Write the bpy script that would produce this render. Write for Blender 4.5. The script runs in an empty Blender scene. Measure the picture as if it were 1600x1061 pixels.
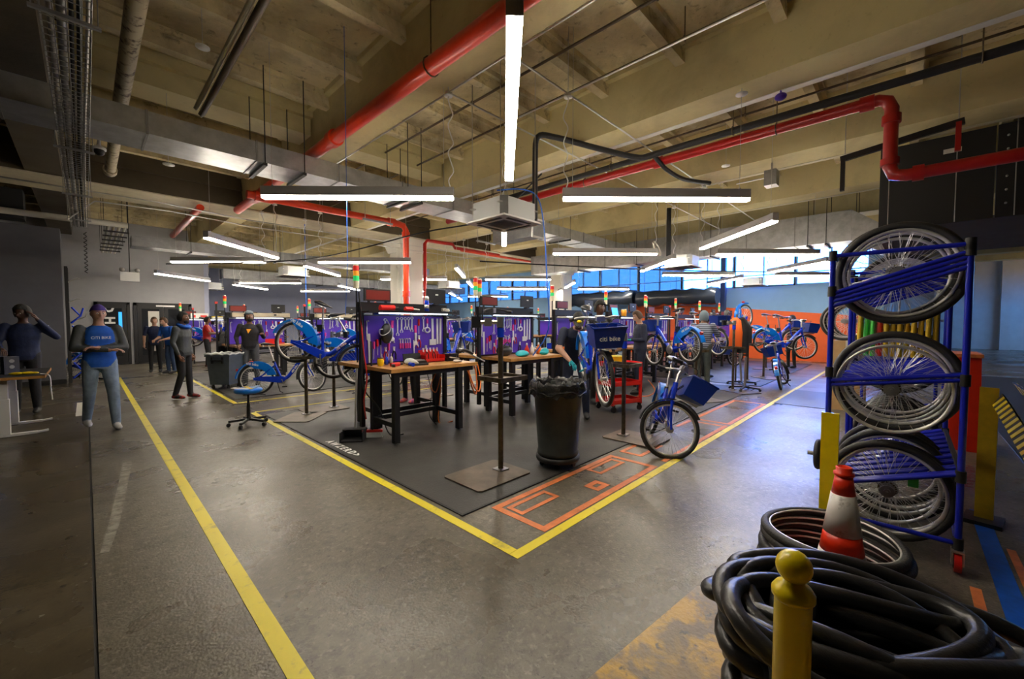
import bpy, bmesh, math, random
import numpy as np
from mathutils import Matrix, Vector, Euler
random.seed(7)
R = math.radians
scene = bpy.context.scene
C = scene.collection

# ------------------------------------------------------------------ camera
cam_data = bpy.data.cameras.new('camera')
cam_data.sensor_width = 36; cam_data.lens = 14.4; cam_data.clip_start = .05; cam_data.clip_end = 200
cam = bpy.data.objects.new('camera', cam_data); C.objects.link(cam)
cam.location = (0, 0, 1.5)
cam.rotation_euler = Euler((R(90 - 2.2817), 0, R(43.9 - 90)), 'XYZ')
scene.camera = cam
# ------------------------------------------------------------------ world, daylight, exposure
world = bpy.data.worlds.new('world'); scene.world = world; world.use_nodes = True
wn = world.node_tree.nodes; wl = world.node_tree.links
bgn = wn['Background']; bgn.inputs['Strength'].default_value = 19.0
tcw = wn.new('ShaderNodeTexCoord'); sepw = wn.new('ShaderNodeSeparateXYZ'); rmpw = wn.new('ShaderNodeValToRGB')
wl.new(tcw.outputs['Generated'], sepw.inputs[0]); wl.new(sepw.outputs['Z'], rmpw.inputs[0])
rmpw.color_ramp.elements[0].position = .0; rmpw.color_ramp.elements[0].color = (.10, .115, .13, 1)
rmpw.color_ramp.elements[1].position = .5; rmpw.color_ramp.elements[1].color = (.06, .24, .9, 1)
e_ = rmpw.color_ramp.elements.new(.02); e_.color = (.045, .22, 1, 1)
wl.new(rmpw.outputs[0], bgn.inputs['Color'])
LAMP = 30.0
scene.view_settings.view_transform = 'Standard'; scene.view_settings.look = 'None'
scene.view_settings.exposure = 1.3; scene.view_settings.gamma = 1.0
scene.view_settings.use_curve_mapping = False
scene.cycles.max_bounces = 6; scene.cycles.diffuse_bounces = 4; scene.cycles.glossy_bounces = 3
scene.cycles.transparent_max_bounces = 8
scene.cycles.sample_clamp_indirect = 60.0; scene.cycles.caustics_reflective = False; scene.cycles.caustics_refractive = False
scene.cycles.use_denoising = True

# ------------------------------------------------------------------ materials
def new_mat(name):
    m = bpy.data.materials.new(name); m.use_nodes = True
    return m, m.node_tree.nodes, m.node_tree.links, m.node_tree.nodes['Principled BSDF']
def M(name, col, rough=.5, metal=0., var=.0, scale=6., bump=0., col2=None, spec=.5, thresh=None, coat=0, alpha=None):
    m, n, l, b = new_mat(name)
    b.inputs['Base Color'].default_value = (*col, 1); b.inputs['Roughness'].default_value = rough
    b.inputs['Metallic'].default_value = metal; b.inputs['Specular IOR Level'].default_value = spec
    b.inputs['Coat Weight'].default_value = coat
    if var or bump or col2:
        tc = n.new('ShaderNodeTexCoord'); nz = n.new('ShaderNodeTexNoise')
        nz.inputs['Scale'].default_value = scale; nz.inputs['Detail'].default_value = 6; nz.inputs['Roughness'].default_value = .65
        l.new(tc.outputs['Object'], nz.inputs['Vector'])
        if var or col2:
            rp = n.new('ShaderNodeValToRGB')
            c2 = col2 or tuple(max(0, c * (1 - var)) for c in col)
            c1 = col if col2 else tuple(min(1, c * (1 + var * .6)) for c in col)
            lo, hi = thresh or (.3, .7)
            rp.color_ramp.elements[0].position = lo; rp.color_ramp.elements[0].color = (*c2, 1)
            rp.color_ramp.elements[1].position = hi; rp.color_ramp.elements[1].color = (*c1, 1)
            l.new(nz.outputs[0], rp.inputs[0]); l.new(rp.outputs[0], b.inputs['Base Color'])
        if bump:
            bp = n.new('ShaderNodeBump'); bp.inputs['Strength'].default_value = bump; bp.inputs['Distance'].default_value = .02
            l.new(nz.outputs[0], bp.inputs['Height']); l.new(bp.outputs[0], b.inputs['Normal'])
    return m
def E(name, col, s):
    m, n, l, b = new_mat(name)
    b.inputs['Base Color'].default_value = (*col, 1); b.inputs['Emission Color'].default_value = (*col, 1)
    b.inputs['Emission Strength'].default_value = s
    return m
def layered(name, base, stains, rough=(.3, .55), bump=.25, fine=30., brd=.8, coat=0):
    """concrete-like: base colour, list of (colour, scale, lo, hi, amount)"""
    m, n, l, b = new_mat(name)
    tc = n.new('ShaderNodeTexCoord'); prev = None; b.inputs['Coat Weight'].default_value = coat; b.inputs['Coat Roughness'].default_value = .24
    rgb = n.new('ShaderNodeRGB'); rgb.outputs[0].default_value = (*base, 1); prev = rgb.outputs[0]
    for (col, sc, lo, hi, amt) in stains:
        nz = n.new('ShaderNodeTexNoise'); nz.inputs['Scale'].default_value = sc; nz.inputs['Detail'].default_value = 8
        nz.inputs['Roughness'].default_value = .62; nz.inputs['Distortion'].default_value = .4
        l.new(tc.outputs['Object'], nz.inputs['Vector'])
        mr = n.new('ShaderNodeMapRange'); mr.inputs[1].default_value = lo; mr.inputs[2].default_value = hi
        mr.inputs[3].default_value = 0; mr.inputs[4].default_value = amt
        l.new(nz.outputs[0], mr.inputs[0])
        mx = n.new('ShaderNodeMix'); mx.data_type = 'RGBA'
        l.new(mr.outputs[0], mx.inputs[0]); l.new(prev, mx.inputs[6]); mx.inputs[7].default_value = (*col, 1)
        prev = mx.outputs[2]
    l.new(prev, b.inputs['Base Color'])
    nz = n.new('ShaderNodeTexNoise'); nz.inputs['Scale'].default_value = brd; nz.inputs['Detail'].default_value = 7
    l.new(tc.outputs['Object'], nz.inputs['Vector'])
    mr = n.new('ShaderNodeMapRange'); mr.inputs[1].default_value = .35; mr.inputs[2].default_value = .65
    mr.inputs[3].default_value = rough[0]; mr.inputs[4].default_value = rough[1]
    l.new(nz.outputs[0], mr.inputs[0]); l.new(mr.outputs[0], b.inputs['Roughness'])
    nf = n.new('ShaderNodeTexNoise'); nf.inputs['Scale'].default_value = fine; nf.inputs['Detail'].default_value = 5
    l.new(tc.outputs['Object'], nf.inputs['Vector'])
    bp = n.new('ShaderNodeBump'); bp.inputs['Strength'].default_value = bump; bp.inputs['Distance'].default_value = .01
    l.new(nf.outputs[0], bp.inputs['Height']); l.new(bp.outputs[0], b.inputs['Normal'])
    return m

mt = {}
mt['floor'] = layered('polished_concrete', (.138, .118, .083), [((.085, .073, .054), .5, .30, .80, .7), ((.25, .225, .18), 1.7, .45, .85, .5), ((.05, .043, .033), 3.2, .55, .80, .4),
                      ((.065, .056, .043), 5, .50, .74, .5), ((.05, .043, .032), 17, .48, .66, .6), ((.34, .31, .25), 27, .54, .70, .45), ((.03, .027, .02), 38, .60, .68, .8)], (.22, .42), .22, 70)
mt['floorbrown'] = layered('brown_stained_concrete', (.085, .066, .038), [((.035, .028, .018), .8, .38, .72, .8), ((.13, .105, .065), 2.1, .48, .78, .6), ((.03, .025, .017), 8, .56, .7, .6), ((.24, .22, .17), 18, .64, .74, .45)], (.16, .42), .12, 45)
mt['paint'] = layered('worn_yellow_paint', (.50, .30, .05), [((.20, .155, .10), 5, .44, .56, .95), ((.09, .08, .07), 13, .58, .66, .9), ((.62, .36, .03), 2, .5, .7, .6)], (.3, .6), .35, 40)
mt['ceiling'] = layered('board_marked_concrete', (.72, .62, .37), [((.25, .20, .115), 1.1, .42, .68, .8), ((.70, .64, .46), 4, .55, .75, .5), ((.13, .10, .06), 7, .58, .70, .7), ((.12, .09, .05), 24, .64, .72, .5)], (.7, .9), .5, 25)
mt['beam'] = layered('painted_beam_concrete', (.63, .54, .28), [((.33, .27, .14), .9, .45, .7, .6), ((.25, .2, .1), 11, .62, .74, .35), ((.44, .38, .24), 5, .6, .8, .35)], (.65, .85), .25, 22)
mt['darkbeam'] = layered('dark_brown_concrete', (.075, .056, .030), [((.03, .022, .012), .9, .4, .7, .7)], (.65, .85), .25, 22)  # dark brown tone for the far-side beams, deck sheet and girder
mt['accase'] = M('pale_cassette_casing', (.62, .64, .64), .4, .3)
mt['cream'] = M('cream_paint', (.55, .49, .34), .6, var=.15, scale=5)
mt['mat'] = layered('rubber_mat', (.030, .028, .025), [((.058, .052, .044), 1.4, .45, .7, .7), ((.02, .02, .02), 5, .55, .7, .7), ((.12, .11, .095), 26, .66, .75, .5)], (.38, .6), .2, 60)
mt['wallgrey'] = M('grey_wall_paint', (.36, .36, .375), .75, var=.08, scale=2)
mt['wallblue'] = M('pale_blue_wall_paint', (.22, .40, .66), .7, var=.06, scale=1.5)
mt['walllav'] = M('lavender_grey_wall', (.36, .39, .52), .75, var=.08, scale=1.5)
mt['wallwhite'] = M('white_block_wall', (.55, .56, .57), .8, var=.1, scale=2)
mt['orangewall'] = M('orange_wall_paint', (.82, .13, .025), .65, var=.08, scale=2)
mt['darkwall'] = M('charcoal_wall_paint', (.10, .10, .115), .7, var=.15, scale=2)
mt['black'] = M('matt_black_paint', (.012, .012, .013), .55)
mt['blacks'] = M('black_metal', (.018, .018, .02), .38, .3)
mt['rubber'] = M('black_rubber', (.016, .016, .017), .42, var=.3, scale=20, bump=.15)
mt['tube'] = M('black_inner_tube_rubber', (.020, .020, .021), .33, var=.5, scale=9, bump=.3)
mt['tyre'] = M('tyre_rubber', (.020, .019, .018), .55, bump=.3, scale=70)
mt['rim'] = M('aluminium_rim', (.74, .72, .67), .34, .55, var=.2, scale=12)
mt['spoke'] = M('stainless_spoke', (.80, .79, .76), .3, .5)
mt['steel'] = M('bare_steel', (.55, .54, .52), .28, .9)
mt['toolsteel'] = M('bright_tool_steel', (.82, .83, .84), .35, .35)
mt['brown_steel'] = M('worn_brown_steel', (.17, .135, .09), .38, .8, var=.5, scale=14)
mt['galv'] = M('galvanised_duct', (.50, .51, .52), .34, .85, var=.25, scale=5)
mt['galvdark'] = M('dull_galvanised_steel', (.33, .33, .33), .45, .8, var=.25, scale=4)
mt['bikeblue'] = M('cobalt_bike_paint', (.008, .045, .62), .25, coat=.5)
mt['fender'] = M('sky_blue_plastic', (.0, .19, .78), .3, coat=.3)
mt['basket'] = M('deep_blue_basket_plastic', (.003, .028, .26), .4)
mt['rackblue'] = M('blue_pipe_coating', (.008, .018, .48), .28, coat=.4)
mt['white'] = M('white_enamel', (.78, .78, .76), .4)
mt['whiteprint'] = M('white_lettering', (.85, .85, .82), .6)
mt['redprint'] = M('red_print', (.75, .04, .03), .5)
mt['offwhite'] = M('off_white_plastic', (.62, .60, .54), .5)
mt['red'] = M('red_enamel', (.62, .015, .012), .3, coat=.4)
mt['redpipe'] = M('orange_red_pipe_paint', (.72, .045, .010), .32, var=.12, scale=3, coat=.3)
mt['redpipe2'] = M('dark_red_pipe_paint', (.48, .012, .010), .35, var=.12, scale=3, coat=.2)
mt['orange'] = M('orange_tape_vinyl', (.72, .20, .055), .5, var=.3, scale=8)
mt['orangec'] = M('orange_cord_jacket', (.85, .18, .02), .45)
mt['yellowtape'] = M('yellow_tape_vinyl', (.78, .64, .02), .42, col2=(.42, .34, .06), scale=7, thresh=(.30, .45))
mt['bluetape'] = M('blue_tape_vinyl', (.006, .10, .58), .45, var=.3, scale=8)
mt['yellow'] = M('yellow_plastic', (.92, .70, .004), .32, var=.10, scale=9, coat=.3)
mt['yellowwood'] = M('weathered_yellow_post', (.75, .50, .02), .5, var=.25, scale=6)
mt['wood'] = M('varnished_benchtop_maple', (.55, .29, .085), .4, col2=(.34, .16, .04), scale=5, thresh=(.3, .7))
mt['purple'] = M('purple_pegboard', (.085, .030, .46), .45)
mt['purple2'] = M('dark_foam_outline', (.02, .008, .12), .6)
mt['pink'] = M('pink_tool_grip', (.75, .05, .30), .4)
mt['binblack'] = M('black_bin_plastic', (.030, .034, .032), .42, var=.3, scale=12, bump=.1)
mt['bingrey'] = M('slate_grey_bin_plastic', (.075, .095, .115), .45, var=.2, scale=8)
mt['bag'] = M('glossy_black_bin_liner', (.010, .010, .011), .16, bump=.8, scale=30)
mt['cone'] = M('cone_orange_vinyl', (.85, .035, .008), .35, var=.1, scale=8)
mt['conewhite'] = M('scuffed_reflective_white', (.74, .70, .66), .35, col2=(.16, .12, .09), scale=9, thresh=(.30, .42))
mt['glassdark'] = M('dark_door_glass', (.02, .022, .025), .06)
mt['screen'] = E('lit_blue_screen', (.03, .33, .95), .6)
mt['ledred'] = M('dim_red_display', (.20, .018, .012), .35)
mt['lampglow'] = E('lamp_diffuser', (1, .90, .74), LAMP)
mt['lamphouse'] = M('grey_lamp_housing', (.42, .41, .40), .45, .3)
mt['strip'] = E('bench_light_strip', (.85, .92, 1), 3.0)
mt['sred'] = E('signal_red_lens', (.65, .02, .015), .08)
mt['samber'] = E('signal_amber_lens', (.85, .33, .02), .12)
mt['sgreen'] = E('signal_green_lens', (.02, .55, .14), .2)
mt['swhite'] = M('signal_cream_base', (.72, .66, .48), .4)
mt['card'] = M('cardboard', (.50, .33, .15), .8, var=.12, scale=5)
mt['teal'] = M('teal_nitrile', (.0, .36, .44), .4)
mt['bluehose'] = M('blue_air_hose', (.01, .12, .62), .35)
mt['rust'] = M('rust_spotted_cream_pipe', (.42, .36, .24), .6, col2=(.06, .035, .02), scale=9, thresh=(.36, .48))
mt['darkbrown'] = M('dark_brown_sprinkler_pipe', (.075, .052, .03), .5)
mt['insul'] = M('black_foam_insulation', (.016, .016, .018), .55, bump=.5, scale=22)
mt['plastsheet'] = M('black_plastic_sheeting', (.02, .028, .045), .22, bump=.9, scale=3)
mt['platemetal'] = M('scuffed_steel_plate', (.16, .125, .09), .42, .5, var=.45, scale=4)
mt['saddle'] = M('black_saddle_vinyl', (.02, .02, .022), .35)
mt['green'] = M('green_tag', (.08, .65, .08), .4)
mt['greycloth'] = M('grey_rag_cloth', (.55, .58, .56), .9)
# window glass: clear, thin
def glass_mat(name, tint):
    m, n, l, b = new_mat(name)
    out = n['Material Output']; tr = n.new('ShaderNodeBsdfTransparent'); gl = n.new('ShaderNodeBsdfGlossy'); mx = n.new('ShaderNodeMixShader')
    tr.inputs[0].default_value = (*tint, 1); gl.inputs['Roughness'].default_value = .05; mx.inputs[0].default_value = .08
    l.new(tr.outputs[0], mx.inputs[1]); l.new(gl.outputs[0], mx.inputs[2]); l.new(mx.outputs[0], out.inputs[0])
    return m
mt['glass'] = glass_mat('clear_window_glass', (.93, .97, 1)); mt['glassdim'] = glass_mat('amber_filter_glass', (1, .8, .6)); mt['glassblue'] = glass_mat('blue_tinted_glass', (.22, .22, .20))  # amber panes filter the daylight of the added wing window

# ------------------------------------------------------------------ mesh builder
def frame_of(t, up=Vector((0, 0, 1))):
    t = t.normalized()
    if abs(t.dot(up)) > .97: up = Vector((1, 0, 0))
    a = t.cross(up).normalized(); b = a.cross(t).normalized()
    return a, b
class MB:
    def __init__(s): s.v = []; s.f = []; s.m = []; s.s = []; s.T = None
    def add(s, vs, fs, m=0, smooth=False):
        o = len(s.v)
        if s.T is not None: vs = [s.T @ Vector(p) for p in vs]
        s.v += [tuple(p) for p in vs]
        for f in fs:
            s.f.append(tuple(i + o for i in f)); s.m.append(m); s.s.append(smooth)
        return s
    def box(s, c, d, m=0, rot=None, tap=1.0):
        x, y, z = d[0] / 2, d[1] / 2, d[2] / 2
        vs = [Vector((i * x * (tap if k > 0 else 1), j * y * (tap if k > 0 else 1), k * z)) for k in (-1, 1) for j in (-1, 1) for i in (-1, 1)]
        if rot is not None:
            if not isinstance(rot, Matrix): rot = Euler(rot).to_matrix()
            vs = [rot @ p for p in vs]
        c = Vector(c)
        return s.add([p + c for p in vs], [(0, 2, 3, 1), (4, 5, 7, 6), (0, 1, 5, 4), (2, 6, 7, 3), (0, 4, 6, 2), (1, 3, 7, 5)], m)
    def bb(s, x0, x1, y0, y1, z0, z1, m=0):
        return s.box(((x0 + x1) / 2, (y0 + y1) / 2, (z0 + z1) / 2), (abs(x1 - x0), abs(y1 - y0), abs(z1 - z0)), m)
    def bar(s, p, q, w, h, m=0):
        p = Vector(p); q = Vector(q); d = q - p; a, b = frame_of(d)
        vs = [e + a * (i * w / 2) + b * (j * h / 2) for e in (p, q) for i, j in ((-1, -1), (1, -1), (1, 1), (-1, 1))]
        return s.add(vs, [(0, 1, 2, 3), (7, 6, 5, 4), (0, 4, 5, 1), (1, 5, 6, 2), (2, 6, 7, 3), (3, 7, 4, 0)], m)
    def tube(s, pts, r, n=8, closed=False, m=0, smooth=True, flat=1.0):
        pts = [Vector(p) for p in pts]; k = len(pts)
        rs = r if isinstance(r, (list, tuple)) else [r] * k
        a = b = None; vs = []
        for i, p in enumerate(pts):
            if closed: t = pts[(i + 1) % k] - pts[i - 1]
            else: t = pts[min(i + 1, k - 1)] - pts[max(i - 1, 0)]
            if t.length < 1e-9: t = Vector((0, 0, 1))
            t.normalize()
            if a is None: a, b = frame_of(t)
            else:
                a = (a - t * a.dot(t));
                if a.length < 1e-6: a, b = frame_of(t)
                a.normalize(); b = t.cross(a).normalized() * (1 if t.cross(a).dot(b) > 0 else -1)
            for j in range(n):
                w = 2 * math.pi * j / n
                vs.append(p + a * (math.cos(w) * rs[i]) + b * (math.sin(w) * rs[i] * flat))
        fs = []
        for i in range(k if closed else k - 1):
            i2 = (i + 1) % k
            for j in range(n):
                j2 = (j + 1) % n; fs.append((i * n + j, i * n + j2, i2 * n + j2, i2 * n + j))
        s.add(vs, fs, m, smooth)
        if not closed:
            s.add(vs[:n], [tuple(range(n))[::-1]], m); s.add(vs[-n:], [tuple(range(n))], m)
        return s
    def cyl(s, p, q, r, n=12, m=0, r2=None): return s.tube([p, q], [r, r if r2 is None else r2], n, m=m)
    def lathe(s, prof, n=24, M_=None, m=0, smooth=True, closed=False):
        M_ = M_ or Matrix(); vs = []; k = len(prof)
        for (r, z) in prof:
            for j in range(n):
                w = 2 * math.pi * j / n; vs.append(M_ @ Vector((r * math.cos(w), r * math.sin(w), z)))
        fs = []
        for i in range(k if closed else k - 1):
            i2 = (i + 1) % k
            for j in range(n):
                j2 = (j + 1) % n; fs.append((i * n + j, i * n + j2, i2 * n + j2, i2 * n + j))
        if not closed:
            if prof[0][0] > 1e-6: fs.append(tuple(range(n))[::-1])
            if prof[-1][0] > 1e-6: fs.append(tuple((k - 1) * n + j for j in range(n)))
        return s.add(vs, fs, m, smooth)
    def sph(s, c, r, n=12, k=8, m=0, rot=None):
        r = r if isinstance(r, (list, tuple)) else (r, r, r); c = Vector(c); vs = []; fs = []
        rot = rot or Matrix.Identity(3)
        for i in range(k + 1):
            t = math.pi * i / k
            for j in range(n):
                w = 2 * math.pi * j / n
                vs.append(c + rot @ Vector((r[0] * math.sin(t) * math.cos(w), r[1] * math.sin(t) * math.sin(w), r[2] * math.cos(t))))
        for i in range(k):
            for j in range(n):
                j2 = (j + 1) % n; fs.append((i * n + j, (i + 1) * n + j, (i + 1) * n + j2, i * n + j2))
        return s.add(vs, fs, m, True)
    def prism(s, poly, z0, z1, m=0, M_=None):
        """poly in xy, extruded z0..z1; M_ places it"""
        M_ = M_ or Matrix(); n = len(poly)
        vs = [M_ @ Vector((x, y, z0)) for x, y in poly] + [M_ @ Vector((x, y, z1)) for x, y in poly]
        fs = [tuple(range(n))[::-1], tuple(range(n, 2 * n))] + [(i, (i + 1) % n, n + (i + 1) % n, n + i) for i in range(n)]
        return s.add(vs, fs, m)
    def mesh(s, name, mats):
        me = bpy.data.meshes.new(name); me.from_pydata(s.v, [], s.f)
        for x in (mats if isinstance(mats, (list, tuple)) else [mats]): me.materials.append(mt[x] if isinstance(x, str) else x)
        me.polygons.foreach_set('material_index', s.m); me.polygons.foreach_set('use_smooth', s.s)
        me.update(); return me
XZ = Matrix(((1, 0, 0, 0), (0, 0, -1, 0), (0, 1, 0, 0), (0, 0, 0, 1)))    # xy polygon -> xz plane
YZ = Matrix(((0, 0, 1, 0), (1, 0, 0, 0), (0, 1, 0, 0), (0, 0, 0, 1)))    # xy polygon -> yz plane (extruded along x)
def obj(name, geo, mats=None, parent=None, loc=None, rot=None, mw=None, kind=None, label=None):
    me = geo.mesh(name, mats) if isinstance(geo, MB) else geo
    o = bpy.data.objects.new(name, me); C.objects.link(o)
    if parent is not None: o.parent = parent
    if loc is not None: o.location = loc
    if rot is not None: o.rotation_euler = rot
    if mw is not None: o.matrix_basis = mw
    if kind: o['kind'] = kind
    if label: o['label'] = label
    return o
def tag(o, label, cat, group=None):
    o['label'] = label; o['category'] = cat
    if group: o['group'] = group
    return o
def thing(name, label, cat, loc=(0, 0, 0), rz=0, group=None, mw=None):
    o = bpy.data.objects.new(name, None); C.objects.link(o); o.empty_display_size = .1
    o.location = loc; o.rotation_euler = (0, 0, rz)
    if mw is not None: o.matrix_basis = mw
    return tag(o, label, cat, group)
def dup(root, label=None, loc=None, rz=None, group=None, mw=None):
    def rec(o, par):
        c = o.copy(); C.objects.link(c)
        if par is not None: c.parent = par
        for ch in kids.get(o, ()): rec(ch, c)
        return c
    kids = {}
    def walk(o):
        kids[o] = list(o.children)
        for c in kids[o]: walk(c)
    walk(root)
    r = rec(root, None)
    if loc is not None: r.location = loc
    if rz is not None: r.rotation_euler = (0, 0, rz)
    if mw is not None: r.matrix_basis = mw
    if label: r['label'] = label
    if group: r['group'] = group
    return r
ORD = ['first', 'second', 'third', 'fourth', 'fifth', 'sixth', 'seventh', 'eighth', 'ninth', 'tenth', 'eleventh', 'twelfth', 'thirteenth', 'fourteenth',
       'fifteenth', 'sixteenth', 'seventeenth', 'eighteenth', 'nineteenth', 'twentieth', 'twenty-first', 'twenty-second', 'twenty-third', 'twenty-fourth', 'twenty-fifth', 'twenty-sixth']
def text_mesh(body, size, m, ext=.001, shear=0, bold=0):
    cu = bpy.data.curves.new('lettering', 'FONT'); cu.body = body; cu.size = size; cu.extrude = ext; cu.align_x = 'CENTER'; cu.align_y = 'CENTER'
    cu.resolution_u = 2; cu.offset = bold; cu.shear = shear
    o = bpy.data.objects.new('tmp', cu); C.objects.link(o)
    dg = bpy.context.evaluated_depsgraph_get(); me = bpy.data.meshes.new_from_object(o.evaluated_get(dg))
    bpy.data.objects.remove(o); bpy.data.curves.remove(cu)
    me.materials.clear(); me.materials.append(mt[m]); me.name = 'lettering'
    return me
def spline(pts, n=6, closed=False):
    """Catmull-Rom through pts"""
    P = [Vector(p) for p in pts]; k = len(P); out = []
    for i in range(k if closed else k - 1):
        if closed: a, b, c, d = P[i - 1], P[i], P[(i + 1) % k], P[(i + 2) % k]
        else: a, b, c, d = P[max(i - 1, 0)], P[i], P[i + 1], P[min(i + 2, k - 1)]
        for j in range(n):
            t = j / n
            out.append(.5 * ((2 * b) + (c - a) * t + (2 * a - 5 * b + 4 * c - d) * t * t + (3 * b - a - 3 * c + d) * t ** 3))
    if not closed: out.append(P[-1])
    return out
# ================================================================== SETTING
X0, X1, XR, Y0, YB, YW = -9.0, 19.7, 36.0, -9.0, 28.0, 20.5
DECK = 5.27; DR = DECK - .004
# floor: two slabs with an open control joint between them
fl = MB(); fl.bb(-.003, X1 + .25, Y0, YB, -.2, 0).bb(X1 + .25, XR, Y0, .8, -.2, 0)
floor = obj('floor', fl, 'floor', kind='structure')
obj('floor_slab', MB().bb(X0, -.018, Y0, YB, -.2, 0), 'floorbrown', floor)
obj('joint_filler', MB().bb(-.019, -.002, Y0, YB, -.2, -.008), 'black', floor)
def wall(name, m, *b): return obj(name, MB().bb(*b), m, kind='structure')
ceil = obj('ceiling', MB().bb(X0, X1 + .25, Y0, YB, DECK, DECK + .2).bb(X1 + .25, XR, Y0, .8, DECK, DECK + .2), 'ceiling', kind='structure')
obj('wall_behind_camera', MB().bb(X0, 27, Y0 - .2, Y0, 0, DECK).bb(27, 34, Y0 - .2, Y0, 0, 2.4).bb(27, 34, Y0 - .2, Y0, 4.6, DECK).bb(34, XR, Y0 - .2, Y0, 0, DECK), 'darkwall', kind='structure')
wg = obj('window_13', MB().bb(27, 34, Y0 - .15, Y0 - .05, 2.4, 2.48).bb(27, 34, Y0 - .15, Y0 - .05, 4.52, 4.6), 'wallblue', kind='structure')  # added window, never in view, to let daylight into the wing
for i in range(4):
    obj('mullion', MB().bb(27 + i * 2.3, 27.08 + i * 2.3, Y0 - .15, Y0 - .05, 2.48, 4.52), 'wallblue', wg)
    if i < 3: obj('pane', MB().bb(27.08 + i * 2.3, 29.3 + i * 2.3, Y0 - .11, Y0 - .1, 2.48, 4.52), 'glassdim', wg)
wall('wall_far_side', 'darkwall', X0 - .2, X0, Y0, YB, 0, DECK)
wl_ = wall('wall_back', 'wallgrey', X0, 3.35, YW, YW + .2, 0, DECK)
wall('wall_return', 'walllav', 3.35, 3.5, YW, YB, 0, DECK)
wall('wall_back_deep', 'walllav', 3.35, X1, YB, YB + .2, 0, DECK)
# window wall (const x): sill to 3.02, glazing 3.02..4.5
ww = obj('wall_right', MB().bb(X1, X1 + .25, .6, YB, 0, 3.02).bb(X1, X1 + .25, .6, YB, 4.5, DECK).bb(X1, X1 + .25, .6, 1.0, 3.02, 4.5), 'wallblue', kind='structure')
# painted orange band with sloping top edge
obj('orange_band', MB().prism([(.6, 0), (10.5, 0), (10.5, 2.55), (6.1, 2.22), (2.3, 1.87), (.6, 1.72)], -.012, -.002, 0, Matrix.Translation((X1, 0, 0)) @ YZ), 'orangewall', ww)
ys = [1.0 + i * 2.25 for i in range(13)]
for i in range(12):
    w = obj('window_%d' % (i + 1), MB().bb(X1 + .02, X1 + .14, ys[i], ys[i] + .06, 3.02, 4.5).bb(X1 + .02, X1 + .14, ys[i + 1] - .06, ys[i + 1], 3.02, 4.5)
            .bb(X1 + .02, X1 + .14, ys[i], ys[i + 1], 3.02, 3.08).bb(X1 + .02, X1 + .14, ys[i], ys[i + 1], 4.44, 4.5), 'blacks' if i % 2 else 'wallblue', kind='structure')
    for j in range(2):
        obj('pane', MB().bb(X1 + .075, X1 + .085, ys[i] + .06 + j * 1.085, ys[i] + .06 + j * 1.085 + 1.05, 3.08, 4.44), 'glass' if i < 3 else 'glassblue', w)
    obj('mullion', MB().bb(X1 + .03, X1 + .13, ys[i] + 1.1, ys[i] + 1.145, 3.08, 4.44), 'wallblue', w)
    obj('transom', MB().bb(X1 + .0, X1 + .05, ys[i], ys[i + 1], 3.5 , 3.54), 'wallblue', w)
# the wing beyond the wheel racks
wall('wall_wing', 'wallwhite', XR, XR + .2, Y0, .6, 0, DECK)
wall('wall_wing_side', 'wallwhite', X1 + .25, XR, .6, .8, 0, DECK)
trim = MB()
for i in range(3):
    obj('trim_%d' % (i + 1), MB().bb(XR - .3, XR, -1.6 - i * 2.6, -1.2 - i * 2.6, 0, DECK), 'wallwhite', kind='structure')
# wing daylight comes from the added window behind the camera (out of view)
# beams along y
beamxs = [(-6.3, -5.75), (-3.35, -2.8), (-.75, -.25), (2.93, 3.33), (5.79, 6.38), (8.72, 9.5), (11.7, 12.35), (14.6, 15.25), (17.5, 18.1), (21, 21.6), (24, 24.6), (27, 27.6), (30, 30.6)]
for i, (a, b) in enumerate(beamxs):
    yb = YB if b < X1 else .6
    g = MB().prism([(a, 4.5), (b, 4.5), (b + .07, DECK), (a - .07, DECK)], -yb, -Y0, 0, XZ)
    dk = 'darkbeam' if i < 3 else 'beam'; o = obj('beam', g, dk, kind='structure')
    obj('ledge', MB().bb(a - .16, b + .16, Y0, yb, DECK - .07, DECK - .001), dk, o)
    if i in (4, 5, 6): obj('white_edge', MB().bb(b - .09, b + .012, Y0, yb, 4.49, 4.56), 'white' if i == 4 else 'cream', o)
# ribs along x
rib = MB().bb(-9, 19.6, -.065, .065, -.24, 0).bb(-9, 19.6, -.12, .12, -.07, 0)
rib_me = rib.mesh('rib', 'ceiling')
y = -8.2
while y < YB - 1:
    if not (12.0 < y < 14.2):
        obj('rib', rib_me, parent=ceil, loc=(0, y, DECK))
    y += 1.17
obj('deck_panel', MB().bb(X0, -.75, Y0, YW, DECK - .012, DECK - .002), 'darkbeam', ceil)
# girder along x over the columns
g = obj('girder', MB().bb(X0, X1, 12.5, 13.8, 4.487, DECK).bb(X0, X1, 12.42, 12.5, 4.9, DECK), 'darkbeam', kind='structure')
obj('soffit', MB().bb(X0, X1, 12.49, 13.81, 4.46, 4.486), 'cream', g)
obj('girder', MB().bb(X0, X1, 24.5, 25.5, 4.3, DECK), 'beam', kind='structure')
for a_, b_ in ((-.18, 2.86), (-2.75, -.8), (3.4, 5.7)): obj('cross_beam', MB().bb(a_, b_, 7.7, 8.25, 4.82, DECK).bb(a_, b_, 7.6, 8.35, 5.1, DECK), 'beam', kind='structure')
# column
for cx in (8.1, 17.3):
    col = obj('column', MB().bb(cx - .42, cx + .42, 12.7, 13.5, 0, 4.5), 'offwhite', kind='structure')
    obj('capital', MB().box((cx, 13.1, 4.25), (.95, .9, .5), 0, tap=1.35), 'offwhite', col)
    obj('downpipe', MB().cyl((cx - .55, 12.62, 0), (cx - .55, 12.62, 4.1), .11, 14).cyl((cx - .55, 12.62, 3.4), (cx - .55, 12.62, 3.5), .14, 14), 'offwhite', col)
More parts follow.
